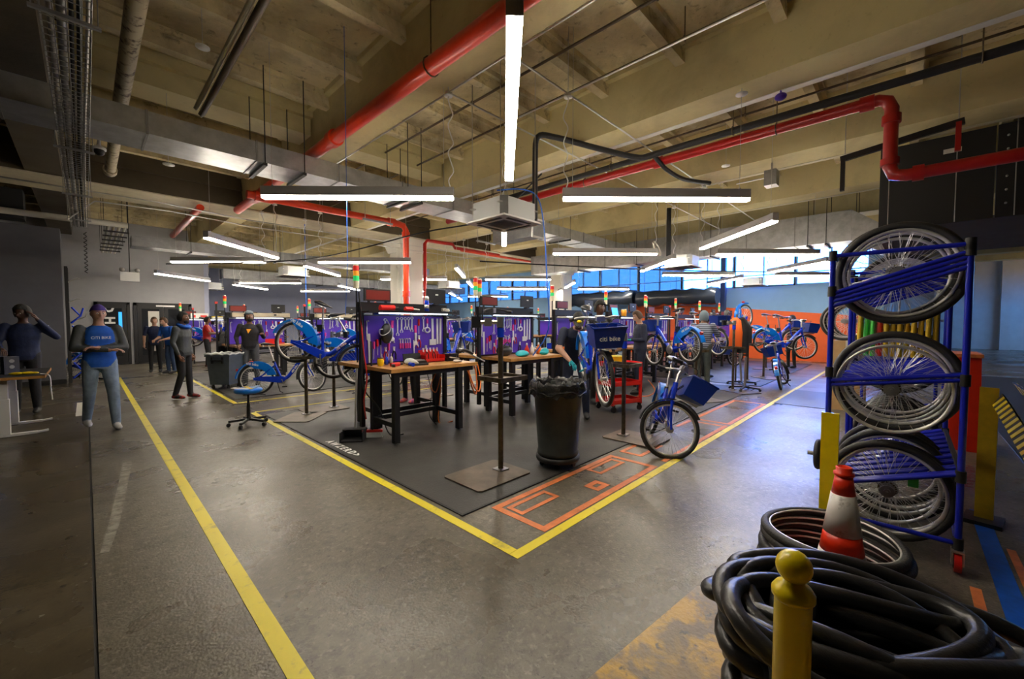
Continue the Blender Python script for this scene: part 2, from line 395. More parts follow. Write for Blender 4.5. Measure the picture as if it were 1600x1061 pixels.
# doors in the back wall
def door(n, x0, x1, leaves, z1=2.26):
    d = obj('door_%d' % n, MB().bb(x0, x0 + .09, YW - .06, YW, 0, z1).bb(x1 - .09, x1, YW - .06, YW, 0, z1).bb(x0, x1, YW - .06, YW, z1 - .1, z1), 'black', kind='structure')
    w = (x1 - x0 - .18) / leaves
    for i in range(leaves):
        a = x0 + .09 + i * w
        lf = obj('door_leaf', MB().bb(a + .01, a + .13, YW - .05, YW - .01, .02, z1 - .1).bb(a + w - .13, a + w - .01, YW - .05, YW - .01, .02, z1 - .1)
            .bb(a + .13, a + w - .13, YW - .05, YW - .01, .02, .3).bb(a + .13, a + w - .13, YW - .05, YW - .01, z1 - .22, z1 - .1), 'black', d)
        obj('door_glass', MB().bb(a + .13, a + w - .13, YW - .035, YW - .025, .3, z1 - .22), 'glassdark', lf)
        obj('door_handle', MB().tube([(a + .2, YW - .05, .8), (a + .2, YW - .1, .82), (a + .2, YW - .1, 1.3), (a + .2, YW - .05, 1.32)], .012, 6), 'steel', lf)
    return d
d1 = door(1, .2, 1.13, 1)
o = obj('lettering', text_mesh('D', .36, 'whiteprint', bold=.015), parent=d1, rot=(R(90), R(90), 0), loc=(.56, YW - .045, 2.02))
o = obj('lettering', text_mesh('H', .36, 'whiteprint', bold=.015), parent=d1, rot=(R(90), R(90), 0), loc=(.58, YW - .045, 1.6))
obj('lit_room_beyond', MB().bb(.82, 1.0, YW - .042, YW - .036, 1.25, 1.9), 'screen', d1)
d2 = door(2, 1.22, 2.92, 2)
obj('closer', MB().bb(1.85, 2.4, YW - .1, YW - .05, 2.12, 2.18), 'white', d2)
obj('notice_panel', MB().bb(1.62, 1.95, YW - .045, YW - .036, .45, 1.95), 'offwhite', d2)
# charcoal partition and a black box standing in for the dark opening above
part = obj('wall_partition', MB().bb(-9, -.38, 14.9, 15.4, 0, 3.8), 'darkwall', kind='structure')
obj('baseboard', MB().bb(-9, -.37, 14.87, 14.9, 0, .12), 'black', part)
obj('wall_dark_opening', MB().bb(-9, -.9, 14.35, 14.88, 3.85, 4.49), 'black', kind='structure')
obj('door_3', MB().bb(-2.2, -1.55, 14.84, 14.9, 0, 2.3).bb(-3.0, -2.2, 14.86, 14.9, .05, 2.25), 'black', kind='structure')
tag(obj('wall_switch', MB().bb(-.75, -.62, 14.86, 14.9, 1.35, 1.45).bb(-.71, -.66, 14.85, 14.86, 1.38, 1.42), 'white'), 'white light switch plate on the charcoal partition', 'switch')

# ------------------------------------------------------------------ mats, floor paint and tape
def flat(name, label, cat, polys, m, z0=0.0005, z1=.003, group=None):
    g = MB()
    for p in polys: g.prism(p, z0, z1)
    return tag(obj(name, g, m), label, cat, group)
def rect(x0, x1, y0, y1): return [(x0, y0), (x1, y0), (x1, y1), (x0, y1)]
def matobj(x0, x1, y0, y1, label):
    t = thing('rubber_mat', label, 'mat', (x0, y0, 0))
    obj('mat_sheet', MB().bb(.02, x1 - x0 - .02, .02, y1 - y0 - .02, .0003, .009), 'mat', t)
    obj('border', MB().bb(0, x1 - x0, 0, .02, .0003, .011).bb(0, x1 - x0, y1 - y0 - .02, y1 - y0, .0003, .011).bb(0, .02, .02, y1 - y0 - .02, .0003, .011)
        .bb(x1 - x0 - .02, x1 - x0, .02, y1 - y0 - .02, .0003, .011), 'black', t)
matobj(1.98, 10.6, 2.44, 7.55, 'large black rubber mat under the front row of workbenches')
matobj(1.98, 7.6, 9.45, 15.2, 'black rubber mat under the second row of workbenches')
matobj(11.0, 18.3, 2.44, 7.55, 'black rubber mat before the orange wall')
flat('floor_mat', 'small dark doormat lying on the blue-lit floor beside the wheel rack', 'mat', [rect(8.9, 11.0, .95, 1.75)], 'rubber', .0005, .008)
flat('floor_mat', 'broad black rubber flooring in the wing beyond the dull yellow post', 'mat', [rect(4.9, 17.5, -8.9, -.95)], 'rubber', .0005, .01)
flat('yellow_tape', 'yellow floor tape running from the front corner toward the orange wall', 'tape', [rect(1.86, 16.6, 1.74, 1.815)], 'yellowtape')
flat('yellow_tape', 'yellow floor tape from the front corner back along the black mat edge', 'tape', [rect(1.86, 1.935, 1.817, 7.85)], 'yellowtape')
flat('yellow_tape', 'long yellow floor tape crossing open concrete past the walking man', 'tape', [rect(.545, .625, -2, 15.7)], 'yellowtape')
flat('yellow_tape', 'yellow tape across the aisle just behind the front bench row', 'tape', [rect(1.94, 10, 7.86, 7.92)], 'yellowtape')
flat('yellow_tape', 'yellow tape across the aisle before the second bench row', 'tape', [rect(1.94, 10, 8.98, 9.04)], 'yellowtape')
flat('yellow_tape', 'yellow tape running beside the wheeled grey bin and second mat', 'tape', [rect(1.86, 1.93, 8.98, 16)], 'yellowtape')
W = .06
def frame(x0, x1, y0, y1, w=W): return [rect(x0, x1, y0, y0 + w), rect(x0, x1, y1 - w, y1), rect(x0, x0 + w, y0 + w, y1 - w), rect(x1 - w, x1, y0 + w, y1 - w)]
flat('orange_tape', 'orange tape outline of a bike bay near the yellow tape corner', 'tape', frame(2.24, 4.1, 1.83, 2.39), 'orange')
flat('orange_tape', 'small orange tape box inside the first bay, near its corner', 'tape', frame(2.32, 2.80, 2.12, 2.3, .04), 'orange', .0031, .0045)
flat('orange_tape', 'small orange tape box inside the first bay beside the black bin', 'tape', frame(3.5, 3.98, 2.14, 2.32, .04), 'orange', .0031, .0045)
flat('orange_tape', 'tiny orange tape square in the middle of the first bay', 'tape', frame(3.13, 3.33, 1.94, 2.1, .055), 'orange')
flat('orange_tape', 'orange tape outline of the second bike bay beyond the standing wheel', 'tape', [rect(4.3, 6.45, 1.83, 1.89), rect(6.36, 6.42, 1.9, 2.39), rect(5.9, 6.36, 2.33, 2.39)], 'orange')
flat('orange_tape', 'orange tape box under the standing front wheel', 'tape', frame(4.28, 4.85, 2.1, 2.38, .05), 'orange')
flat('orange_tape', 'orange tape outline of the third bike bay down the aisle', 'tape', frame(6.55, 8.7, 1.83, 2.39), 'orange')
flat('blue_tape', 'wide blue floor tape running past the wheel rack caster', 'tape', [rect(1.2, 4.9, -.50, -.405)], 'bluetape')
flat('orange_tape', 'orange paint streak on the rack side of the blue tape', 'tape', [rect(1.2, 3.45, -.345, -.30)], 'orange')
flat('orange_tape', 'orange paint streak on the far side of the blue tape', 'tape', [rect(1.2, 4.2, -.56, -.52)], 'orange')
flat('worn_paint', 'worn yellow painted floor patch beneath the heap of tubes', 'paint', [[(.2, -3.5), (3.0, -3.5), (2.75, .1), (2.38, .82), (1.4, .93), (.2, .99)]], 'paint', .0003, .0012)
flat('scuffed_line', 'faded white paint streak beside the floor joint', 'paint', [[(.02, 3.75), (.06, 3.72), (.13, 4.2), (.31, 6.05), (.24, 6.1), (.08, 4.3)]], M('faded_white_paint', (.30, .28, .23), .5, col2=(.14, .125, .10), scale=14, thresh=(.4, .6)), .0003, .001)
t = obj('lettering_strip', text_mesh('A W Z E R D >', .125, 'whiteprint', .0006, bold=.005), rot=(0, 0, R(-90)), loc=(2.085, 4.82, .0102))
tag(t, 'white capital letters stuck on the mat edge near the broom', 'lettering')
wt = flat('white_label_strip', 'white printed floor strip beside the seated desk area and partition', 'tape', [rect(-.16, -.06, 9.6, 11.2)], 'offwhite')
wt['label'] = 'white printed strip stuck on the floor by the navy-clad man'

# ------------------------------------------------------------------ overhead services
def duct(name, label, x0, x1, y0, y1, z0, z1, m='galv', along='x', seam=1.2, straps=()):
    t = thing(name, label, 'duct', ((x0 + x1) / 2, (y0 + y1) / 2, z0))
    cx, cy = (x0 + x1) / 2, (y0 + y1) / 2
    def L(b): return MB().bb(b[0] - cx, b[1] - cx, b[2] - cy, b[3] - cy, b[4] - z0, b[5] - z0)
    a, e = (x0, x1) if along == 'x' else (y0, y1); p = a
    while p < e - .01:
        q = min(p + seam, e)
        b = (p + .004, q - .004, y0, y1, z0, z1) if along == 'x' else (x0, x1, p + .004, q - .004, z0, z1)
        obj('duct_section', L(b), m, t)
        b = (q - .012, q + .012, y0 - .012, y1 + .012, z0 - .012, z1 + .012) if along == 'x' else (x0 - .012, x1 + .012, q - .012, q + .012, z0 - .012, z1 + .012)
        obj('flange', L(b), 'galvdark', t)
        p = q
    for s_ in straps:
        if along == 'x':
            g = MB().bb(s_ - cx - .025, s_ - cx + .025, y0 - cy - .04, y1 - cy + .04, -.05, -.012)
            for yy in (y0 - .03, y1 + .03): g.cyl((s_ - cx, yy - cy, -.04), (s_ - cx, yy - cy, DR - z0), .008, 6)
        else:
            g = MB().bb(x0 - cx - .04, x1 - cx + .04, s_ - cy - .025, s_ - cy + .025, -.05, -.012)
            for xx in (x0 - .03, x1 + .03): g.cyl((xx - cx, s_ - cy, -.04), (xx - cx, s_ - cy, DR - z0), .008, 6)
        obj('strap_hanger', g, 'black', t)
    return t
duct('air_duct', 'long rectangular galvanised duct crossing the ceiling from the cable tray to the air unit', -9, 13.4, 6.9, 7.6, 3.87, 4.15, straps=(-4, -.9, 1.9, 2.45, 4.3, 4.6, 7.2, 9.5, 12))
duct('air_duct', 'deep rectangular duct running along the window side above the pendant lamps', 13.7, 14.5, 1.1, 12.0, 3.63, 4.42, along='y', straps=(1.6, 2.0, 4.5, 7, 9.5))
duct('air_duct', 'flat galvanised duct hung over the second bench row', 1.0, 11.5, 16.6, 17.3, 3.8, 4.1, straps=(2.4, 5, 8, 11), m='galvdark')
duct('air_duct', 'low galvanised duct deep in the hall before the lavender wall', 4.5, 19, 23.0, 23.8, 3.6, 4.05, straps=(6, 9, 12, 15, 18), m='galvdark')
t = thing('duct_elbow', 'slanting sheet metal duct drop at the end of the window-side duct', 'duct', (13.7, 1.1, 3.63))
obj('elbow_body', MB().prism([(0, 0), (0, .79), (-.75, .2), (-.75, -.45)], 0, .8, 0, YZ), 'galv', t); obj('elbow_hanger', MB().cyl((.02, -.1, .7), (.02, -.1, DR - 3.63), .007, 6).cyl((.78, -.1, .7), (.78, -.1, DR - 3.63), .007, 6), 'black', t)
# red pipes
def pipe(name, label, pts, r, m, cat='pipe', n=14, couplings=(), hangers=()):
    o0 = Vector(pts[0]); t = thing(name, label, cat, o0)
    obj('pipe_run', MB().tube([Vector(p) - o0 for p in pts], r, n), m, t)
    for (a, b) in couplings: obj('coupling', MB().cyl(Vector(a) - o0, Vector(b) - o0, r * 1.3, n), m, t)
    for h in hangers:
        h = Vector(h)
        obj('hanger', MB().tube([h - o0 + Vector((math.cos(w) * (r + .01), 0, math.sin(w) * (r + .01))) for w in [i * math.pi / 6 for i in range(12)]], .008, 5, True)
            .cyl(h - o0 + Vector((0, 0, r)), Vector((h.x, h.y, DR)) - o0, .007, 6), 'brown_steel', t)
    return t
px_, pz_ = 2.75, 4.36
pipe('sprinkler_main', 'thick orange-red pipe running under the ceiling past the nearest lamp', [(px_, -6, pz_), (px_, 12.3, pz_)], .095, 'redpipe', n=20,
     couplings=[((px_, 6.4, pz_), (px_, 6.55, pz_)), ((px_, 10.6, pz_), (px_, 10.85, pz_)), ((px_, .4, pz_), (px_, .55, pz_))], hangers=[(px_, 3.9, pz_), (px_, 0, pz_), (px_, 8.5, pz_)])
pipe('sprinkler_branch', 'orange-red cross pipe that turns down beside the white column', [(2.45, 10.2, 4.25), (6.0, 10.2, 4.25), (6.22, 10.2, 4.22), (6.3, 10.2, 4.1), (6.3, 10.2, 0)], .085, 'redpipe', n=16,
     couplings=[((5.75, 10.2, 4.25), (5.95, 10.2, 4.25)), ((6.3, 10.2, 3.9), (6.3, 10.2, 4.05)), ((6.3, 10.2, 2.25), (6.3, 10.2, 2.4)), ((2.6, 10.2, 4.25), (2.95, 10.2, 4.25))])
pipe('riser_pipe', 'slimmer dark red riser on the far side of the white column', [(8.35, 12.3, 0), (8.35, 12.3, 4.3), (8.45, 12.3, 4.42), (9.5, 12.2, 4.42), (9.6, 12.2, 4.3), (11.9, 12.2, 4.3)], .06, 'redpipe2')
pipe('sprinkler_branch', 'red pipe running under the girder past the round far lamps', [(9.9, 12.2, 4.25), (15.5, 12.2, 4.25)], .05, 'redpipe')
pipe('sprinkler_main', 'red pipe with a tall drop leg above the wheel rack', [(6.85, 9, 4.24), (6.85, .32, 4.24), (6.85, .24, 4.2), (6.85, .2, 4.1), (6.85, .2, 3.40), (6.85, .16, 3.3), (6.85, .05, 3.27), (6.85, -6, 3.27)], .07, 'redpipe2', n=18,
     couplings=[((6.85, .5, 4.24), (6.85, .36, 4.24)), ((6.85, .2, 4.02), (6.85, .2, 3.92)), ((6.85, .2, 3.5), (6.85, .2, 3.42)), ((6.85, 0, 3.27), (6.85, -.1, 3.27)), ((6.85, 3.2, 4.24), (6.85, 3.05, 4.24))],
     hangers=[(6.85, 1.4, 4.24), (6.85, 4.6, 4.24), (6.85, -1.2, 3.27)])
pipe('sprinkler_branch', 'short orange-red pipe beyond the duct near the partition', [(2.0, 12.4, 4.3), (2.0, 17, 4.3)], .08, 'redpipe')
pipe('drain_pipe', 'rust-spotted cream pipe hanging above the galvanised duct', [(.43, .5, 4.62), (.43, 12.0, 4.62)], .085, 'rust', couplings=[((.43, 11.7, 4.62), (.43, 11.9, 4.62))], hangers=[(.43, 3, 4.62), (.43, 8.6, 4.62)])
for i, (x, z, lb) in enumerate([(4.3, 4.95, 'thin brown sprinkler pipe nearest the thick orange-red pipe'), (5.05, 4.9, 'thin brown sprinkler pipe beside the second beam'),
                                (7.6, 4.92, 'thin brown sprinkler pipe over the red pipe with the drop leg'), (10.6, 4.9, 'thin brown sprinkler pipe in the far bay by the window-side duct')]):
    pipe('sprinkler_line', lb, [(x, -6, z), (x, 12.3, z)], .018, 'darkbrown', n=8, hangers=[(x, 2, z), (x, 5, z), (x, 8, z)])
pipe('conduit', 'upper thin steel conduit along the dark girder face', [(-5, 12.35, 4.25), (1.2, 12.35, 4.25), (3, 12.35, 4.17), (12, 12.35, 4.17)], .014, 'steel', 'conduit', 8)
pipe('conduit', 'lower thin steel conduit along the dark girder face', [(-.2, 12.3, 3.6), (.2, 12.3, 4.05), (1.4, 12.3, 4.08), (3, 12.3, 4.0), (12, 12.3, 4.0)], .014, 'steel', 'conduit', 8)
pipe('strut_channel', 'dark metal strut hanging below the ribs before the duct', [(1.19, .5, 4.38), (1.19, 7.1, 4.38)], .04, 'darkbrown', 'channel', 4)
pipe('strut_channel', 'pale metal strut fixed on top of the dark strut', [(1.13, .5, 4.44), (1.13, 7.1, 4.44)], .03, 'cream', 'channel', 4)
# insulated black lines
pipe('insulated_line', 'black foam-wrapped pipe sagging down beside the nearest air unit', spline([(5.05, 4.35, 3.15), (5.03, 4.33, 3.6), (5.02, 4.32, 4.1), (5.0, 4.25, 4.42), (5.25, 4.1, 4.45), (5.9, 3.7, 4.35), (6.5, 3.3, 4.27), (6.62, 3.0, 4.3)], 5), .045, 'insul', 'pipe')
pipe('insulated_line', 'long black foam-wrapped pipe running beside the red pipe', [(6.62, 7, 4.3), (6.62, -6, 4.3)], .05, 'insul', 'pipe', hangers=[(6.62, 1.9, 4.3), (6.62, 3.9, 4.3), (6.62, -.5, 4.3)])
pipe('insulated_line', 'short black pipe tail dropping off the long black line', spline([(6.62, 3.1, 4.28), (6.9, 3.0, 4.1), (7.3, 2.85, 4.0), (7.8, 2.6, 4.0)], 5), .035, 'insul', 'pipe')
pipe('insulated_line', 'pair of black hoses dropping to the second air unit near the windows', [(11.0, 4.7, 4.6), (11.0, 4.7, 3.15)], .06, 'insul', 'pipe')
pipe('air_hose', 'blue air hose dropping from the nearest air unit to the second bench', spline([(4.35, 4.5, 3.5), (4.7, 4.3, 3.55), (4.95, 4.2, 3.45), (5.1, 4.2, 3.0), (5.2, 4.22, 2.2), (5.28, 4.25, 1.4), (5.3, 4.6, .95)], 5), .011, 'bluehose', 'hose', 8)
pipe('air_hose', 'thin blue hose hanging over the far end of the second bench row', [(4.6, 13.0, 4.45), (4.6, 13.0, 1.7)], .012, 'bluehose', 'hose', 6)
pipe('air_hose', 'thin blue hose hanging beside the first signal light', [(2.38, 5.25, DR), (2.40, 5.3, 2.3), (2.36, 5.3, 1.6)], .004, 'bluehose', 'hose', 6)
pipe('power_cable', 'black overhead cable slung low across the bench rows', spline([(1.5, 14, 3.05), (4, 11.2, 3.15), (5.2, 7.8, 3.5), (5.8, 6.2, 3.65), (6, 5, 4.3)], 6), .016, 'black', 'cable', 6)
pipe('power_cable', 'black overhead cable sagging before the windows', spline([(8, 9, 3.3), (11, 6, 3.1), (15, 4, 3.2), (19.5, 3, 3.5)], 6), .02, 'black', 'cable', 6)
# conduit lattice with white junction discs
SQ = [(3.28, 3.2), (4.36, 3.2), (3.28, 4.28), (4.36, 4.28)]
for a, b, lb in [((3.28, -2), (3.28, 11.3), 'thin steel conduit beside the thick beam, over the nearest lamp'), ((4.36, -2), (4.36, 4.28), 'thin steel conduit crossing above the nearest lamp cross, air unit side'),
                 ((3.28, 3.2), (14, 3.2), 'thin steel conduit running right from the lamp cross'), ((3.28, 4.28), (14, 4.28), 'second thin steel conduit parallel to the lamp cross line')]:
    pipe('conduit', lb, [(a[0], a[1], 4.43), (b[0], b[1], 4.43)], .0125, 'steel', 'conduit', 8)
# ------------------------------------------------------------------ pendant lamps (36 alike, four to a cross)
def make_lamp():
    t = thing('pendant_lamp', '', 'lamp', (0, 0, 3.1), 0, 'linear pendant lamps in crosses of four')
    L = 2.42
    obj('housing', MB().bb(0, L, -.045, .045, .022, .135), 'lamphouse', t)
    obj('diffuser', MB().bb(.004, L - .004, -.043, .043, -.014, .022), 'lampglow', t)
    obj('end_cap', MB().bb(-.006, 0, -.047, .047, .012, .137), 'lamphouse', t)
    obj('end_cap', MB().bb(L, L + .006, -.047, .047, .012, .137), 'lamphouse', t)
    for x in (.12, L - .12): obj('suspension_wire', MB().cyl((x, 0, .12), (x, 0, DR - 3.1), .0035, 4).cyl((x, 0, .12), (x, 0, .16), .012, 8), 'steel', t)
    pts = [(.03, 0, .12)] + [(.03 + .035 * math.sin(i * 2.1), .03 * math.cos(i * 1.7), .12 + i * .115) for i in range(1, 11)] + [(0, 0, 1.33)]
    obj('power_cord', MB().tube(spline(pts, 3), .008, 5), 'white', t)
    return t
lamp = make_lamp(); first = True
ARMS = [('left', -1, 1), ('right', 1, -1), ('near', -1, -1), ('far', 1, 1)]
CL = {(0, 0): 'nearest lamp cross', (1, 0): 'second lamp cross toward the window wall', (2, 0): 'third lamp cross, by the window wall', (0, 1): 'lamp cross before the back doors',
      (1, 1): 'central lamp cross past the column', (2, 1): 'lamp cross by the middle windows', (0, 2): 'rearmost lamp cross near the doors', (1, 2): 'rearmost lamp cross in the middle', (2, 2): 'rearmost lamp cross by the windows'}
def disc_thing(x, y, lb):
    t = thing('junction_box', lb, 'junction box', (x, y, 4.43)); obj('cover_disc', MB().lathe([(.055, 0), (.055, .012), (.04, .018), (.04, .05)], 16), 'white', t, (0, 0, -.045))
    obj('ceiling_rod', MB().cyl((0, 0, 0), (0, 0, DR - 4.43), .005, 5), 'steel', t)
for i, cx in enumerate((3.82, 9.77, 15.7)):
    for j, cy in enumerate((3.74, 11.75, 19.8)):
        for nm, dx, dy in ARMS:
            if (i, j, nm) in ((0, 2, 'left'),): continue
            if j == 2 and dy > 0 and i == 0 and dx < 0: continue
            x, y = cx + dx * .50, cy + dy * .50
            lb = f'slim white-lit pendant lamp, {nm} arm of the {CL[(i, j)]}'
            rz = math.atan2(dy, dx)
            short = (i, j, nm) == (0, 0, 'far')
            if short: x = y = 4.96
            if first: lamp.location = (x, y, 3.1); lamp.rotation_euler = (0, 0, rz); lamp['label'] = lb; first = False
            else:
                l_ = dup(lamp, lb, (x, y, 3.1), rz)
                if short: l_.scale = (.62, 1, 1)
            if j < 2: disc_thing(cx + dx * .54, cy + dy * .54, f'white round ceiling cover above the {nm} arm, {CL[(i, j)]}')
for x, y, z, lb in [(1.0, 5.8, 4.6, 'white round cover hanging before the duct above the yellow tape'), (5.9, 1.6, 4.42, 'white round cover under the second beam by the red pipe'),
                    (.9, 7.8, 3.8, 'white round cover just under the duct near the cable tray'), (8.0, 2.4, 4.3, 'white round cover beneath the third beam')]:
    t = thing('junction_box', lb, 'junction box', (x, y, z)); obj('cover_disc', MB().lathe([(.07, 0), (.07, .012), (.05, .02)], 16), 'white', t); obj('ceiling_rod', MB().cyl((0, 0, .02), (0, 0, DR - z), .004, 5), 'steel', t)

# ------------------------------------------------------------------ ceiling cassette air units
def make_ac():
    t = thing('air_unit', '', 'air conditioner', (0, 0, 3.0), 0, 'ceiling cassette air units')
    obj('casing', MB().bb(-.33, .33, -.33, .33, .035, .31), 'accase', t)
    obj('grille_panel', MB().box((0, 0, .018), (.82, .82, .035), 0, tap=.93), 'white', t)
    fr = obj('intake_grille', MB().bb(-.21, .21, -.21, .21, -.004, .0), 'galvdark', t)
    for k in range(9): obj('louvre', MB().box((0, -.17 + k * .0425, -.008), (.4, .02, .006), 0, rot=(.5, 0, 0)), 'lamphouse', fr)
    for a in range(4):
        w = a * math.pi / 2; obj('air_slot', MB().box((.31 * math.cos(w), .31 * math.sin(w), -.002), (.05 if a % 2 == 0 else .5, .5 if a % 2 == 0 else .05, .008), 0), 'black', t)
    for sx in (-1, 1):
        for sy in (-1, 1):
            obj('bracket', MB().bb(sx * .33, sx * .40, sy * .33, sy * .26, .2, .215).cyl((sx * .37, sy * .30, .1), (sx * .37, sy * .30, DR - 3.0), .006, 6), 'steel', t)
    obj('pipe_stub', MB().cyl((.33, -.1, .12), (.45, -.1, .12), .03, 10).cyl((.33, -.22, .12), (.43, -.22, .12), .022, 10), 'cream', t)
    obj('corner_plate', MB().box((-.30, -.30, .17), (.12, .12, .25), 0, rot=(0, 0, R(45))), 'galvdark', t)
    return t
ac = make_ac()
for k, (x, y, lb) in enumerate([(4.45, 4.45, 'nearest square ceiling air unit, behind the middle of the nearest lamp cross'), (11.3, 4.45, 'square ceiling air unit fed by twin black hoses before the windows'),
                                (18.65, 4.45, 'small-looking air unit hung right before the bright windows'), (4.7, 14.4, 'ceiling air unit hung over the second bench row by the column'),
                                (3.95, 22.6, 'air unit hung before the lavender back wall'), (11.0, 14.4, 'air unit beyond the column toward the middle windows')]):
    if k == 0: ac.location = (x, y, 3.0); ac['label'] = lb
    else: dup(ac, lb, (x, y, 3.0))
# square supply diffuser hanging on a drop
t = thing('supply_diffuser', 'small square white-framed duct grille facing the aisle beside the blue hose', 'vent', (6.6, 5.6, 3.3))
obj('drop_box', MB().bb(-.16, .16, 0, 1.2, 0, .34), 'galvdark', t); obj('vent_frame', MB().bb(-.2, .2, -.02, 0, -.03, .37), 'white', t); obj('vent_face', MB().bb(-.16, .16, -.025, -.02, .01, .33), 'galvdark', t)
# wire basket cable tray along y
t = thing('cable_tray', 'long wire basket cable tray full of conduits running overhead', 'cable tray', (0, 0, 3.76)); t.scale = (.86, 1, 1)
g = MB()
for x in (-.2, -.12, -.04, .04, .11): g.cyl((x, .6, 0), (x, 14.2, 0), .004, 4)
for x in (-.2, .11):
    for z in (.05, .1): g.cyl((x, .6, z), (x, 14.2, z), .004, 4)
obj('long_wire', g, 'galvdark', t, kind='stuff')
cw = MB().tube([(-.2, 0, .11), (-.2, 0, -.004), (.11, 0, -.004), (.11, 0, .11)], .004, 4, smooth=False).mesh('cross_wire', 'galvdark')
yy = .7
while yy < 14.2: obj('cross_wire', cw, parent=t, loc=(0, yy, 0)); yy += .1 if yy < 9 else .2
for k, (x, r, m) in enumerate([(-.155, .022, 'lamphouse'), (-.09, .03, 'galvdark'), (-.03, .016, 'black'), (.02, .02, 'black'), (.07, .014, 'lamphouse')]):
    obj('tray_conduit', MB().tube(spline([(x, .6, .03), (x + .02, 4, .035), (x - .01, 8, .03), (x + .01, 14.1, .03)], 6), r, 8), m, t)
obj('drop_coil', MB().tube([(.05 + .03 * math.cos(i * .9), 14.1 + .03 * math.sin(i * .9), -.1 - i * .014) for i in range(70)], .009, 5), 'black', t)
for yy in (1.8, 4.5, 7.8, 10.5, 13): obj('tray_hanger', MB().cyl((-.24, yy, -.03), (-.24, yy, DR - 3.76), .005, 5).cyl((.15, yy, -.03), (.15, yy, DR - 3.76), .005, 5).bb(-.26, .17, yy - .015, yy + .015, -.035, -.012), 'galvdark', t)
# rack of four pipes with clamps next to the tray
t = thing('pipe_rack', 'bundle of parallel white pipes on cross bars beyond the cable tray', 'pipes', (.45, 13, 3.9))
for k in range(4): obj('pipe', MB().tube([(k * .1, 1.2, .02), (k * .1, 6.0, .0), (k * .1, 6.6, 0)], .032, 8), 'offwhite', t)
for k in range(6): obj('cross_bar', MB().bb(-.08, .4, 1.7 + k * .8, 1.74 + k * .8, -.07, -.035), 'black', t)
obj('header_pipe', MB().cyl((-5, 1.2, .05), (.35, 1.2, .05), .07, 12), 'offwhite', t)
for k in range(3): obj('rack_rod', MB().cyl((-.06, 1.9 + k * 2, -.05), (-.06, 1.9 + k * 2, DR - 3.9), .006, 5).cyl((.38, 1.9 + k * 2, -.05), (.38, 1.9 + k * 2, DR - 3.9), .006, 5), 'black', t)
# emergency light
t = thing('emergency_light', 'white twin-head emergency light hanging before the back doors', 'light', (.85, 15.0, 2.62))
obj('battery_box', MB().bb(-.19, .19, -.05, .05, 0, .24), 'white', t)
for s in (-1, 1): h = obj('lamp_head', MB().sph((s * .15, 0, .30), .055, 12, 8), 'offwhite', t); obj('lens', MB().lathe([(.05, 0), (.045, .012)], 12, Matrix.Translation((s * .15, -.05, .30)) @ Matrix.Rotation(R(90), 4, 'X')), 'steel', h)
obj('stem', MB().cyl((0, 0, .24), (0, 0, DR - 2.62), .011, 6), 'black', t)
# dome camera, alarm beacon, cable coil, smoke sensor
t = thing('dome_camera', 'small white dome camera clamped to the side of the cable tray', 'camera', (.2, 8.3, 3.95)); obj('mount', MB().cyl((0, 0, 0), (0, 0, .2), .02, 8).bb(-.1, .02, -.02, .02, .18, .2), 'white', t); obj('dome', MB().sph((0, 0, -.02), .06, 14, 8), 'blacks', t); obj('shroud', MB().lathe([(.075, 0), (.075, .03), (.03, .06)], 16), 'white', t)
t = thing('cable_coil', 'white cable coil hanging on a rod before the window-side duct', 'cable', (9.85, 4.5, 3.35))
obj('coil', MB().tube([(.13 * math.cos(w), .13 * math.sin(w) * .6, .17 * math.sin(w) + .01 * math.sin(5 * w)) for w in [i * math.pi / 10 for i in range(20)]], .02, 6, True), 'offwhite', t); obj('rod', MB().cyl((0, 0, .17), (0, 0, DR - 3.35), .006, 5), 'black', t)
t = thing('purple_sensor', 'small purple bell-shaped sensor under the white-edged beam', 'sensor', (6.3, 1.25, 4.42)); obj('sensor_body', MB().sph((0, 0, 0), (.07, .07, .045), 12, 6), 'purple', t); obj('arm', MB().cyl((0, 0, .02), (0, 0, .1), .012, 6), 'purple', t)
t = thing('smoke_beam_box', 'small grey electrical box under the beam near the black plant box', 'box', (9.0, 1.9, 4.25)); obj('box_body', MB().bb(-.12, .12, -.1, .1, -.18, .1), 'galvdark', t); obj('box_conduit', MB().cyl((0, .1, 0), (0, .6, 0), .012, 6).cyl((0, 0, .1), (0, 0, .3), .015, 6), 'steel', t)
t = thing('pipe_bracket', 'black angled bracket beside the red drop leg', 'bracket', (7.6, .3, 3.75)); obj('top_bar', MB().bar((0, .45, .1), (0, -.75, .25), .05, .08), 'black', t); obj('bracket_rod', MB().cyl((0, .4, .1), (0, .4, DR - 3.75), .006, 5).cyl((0, -.7, .25), (0, -.7, DR - 3.75), .006, 5), 'steel', t); obj('drop_bar', MB().bar((0, .42, .1), (0, .42, -.35), .05, .06), 'black', t); obj('drop_bar', MB().bar((0, -.70, .25), (0, -.70, -.1), .05, .06), 'redpipe2', t)
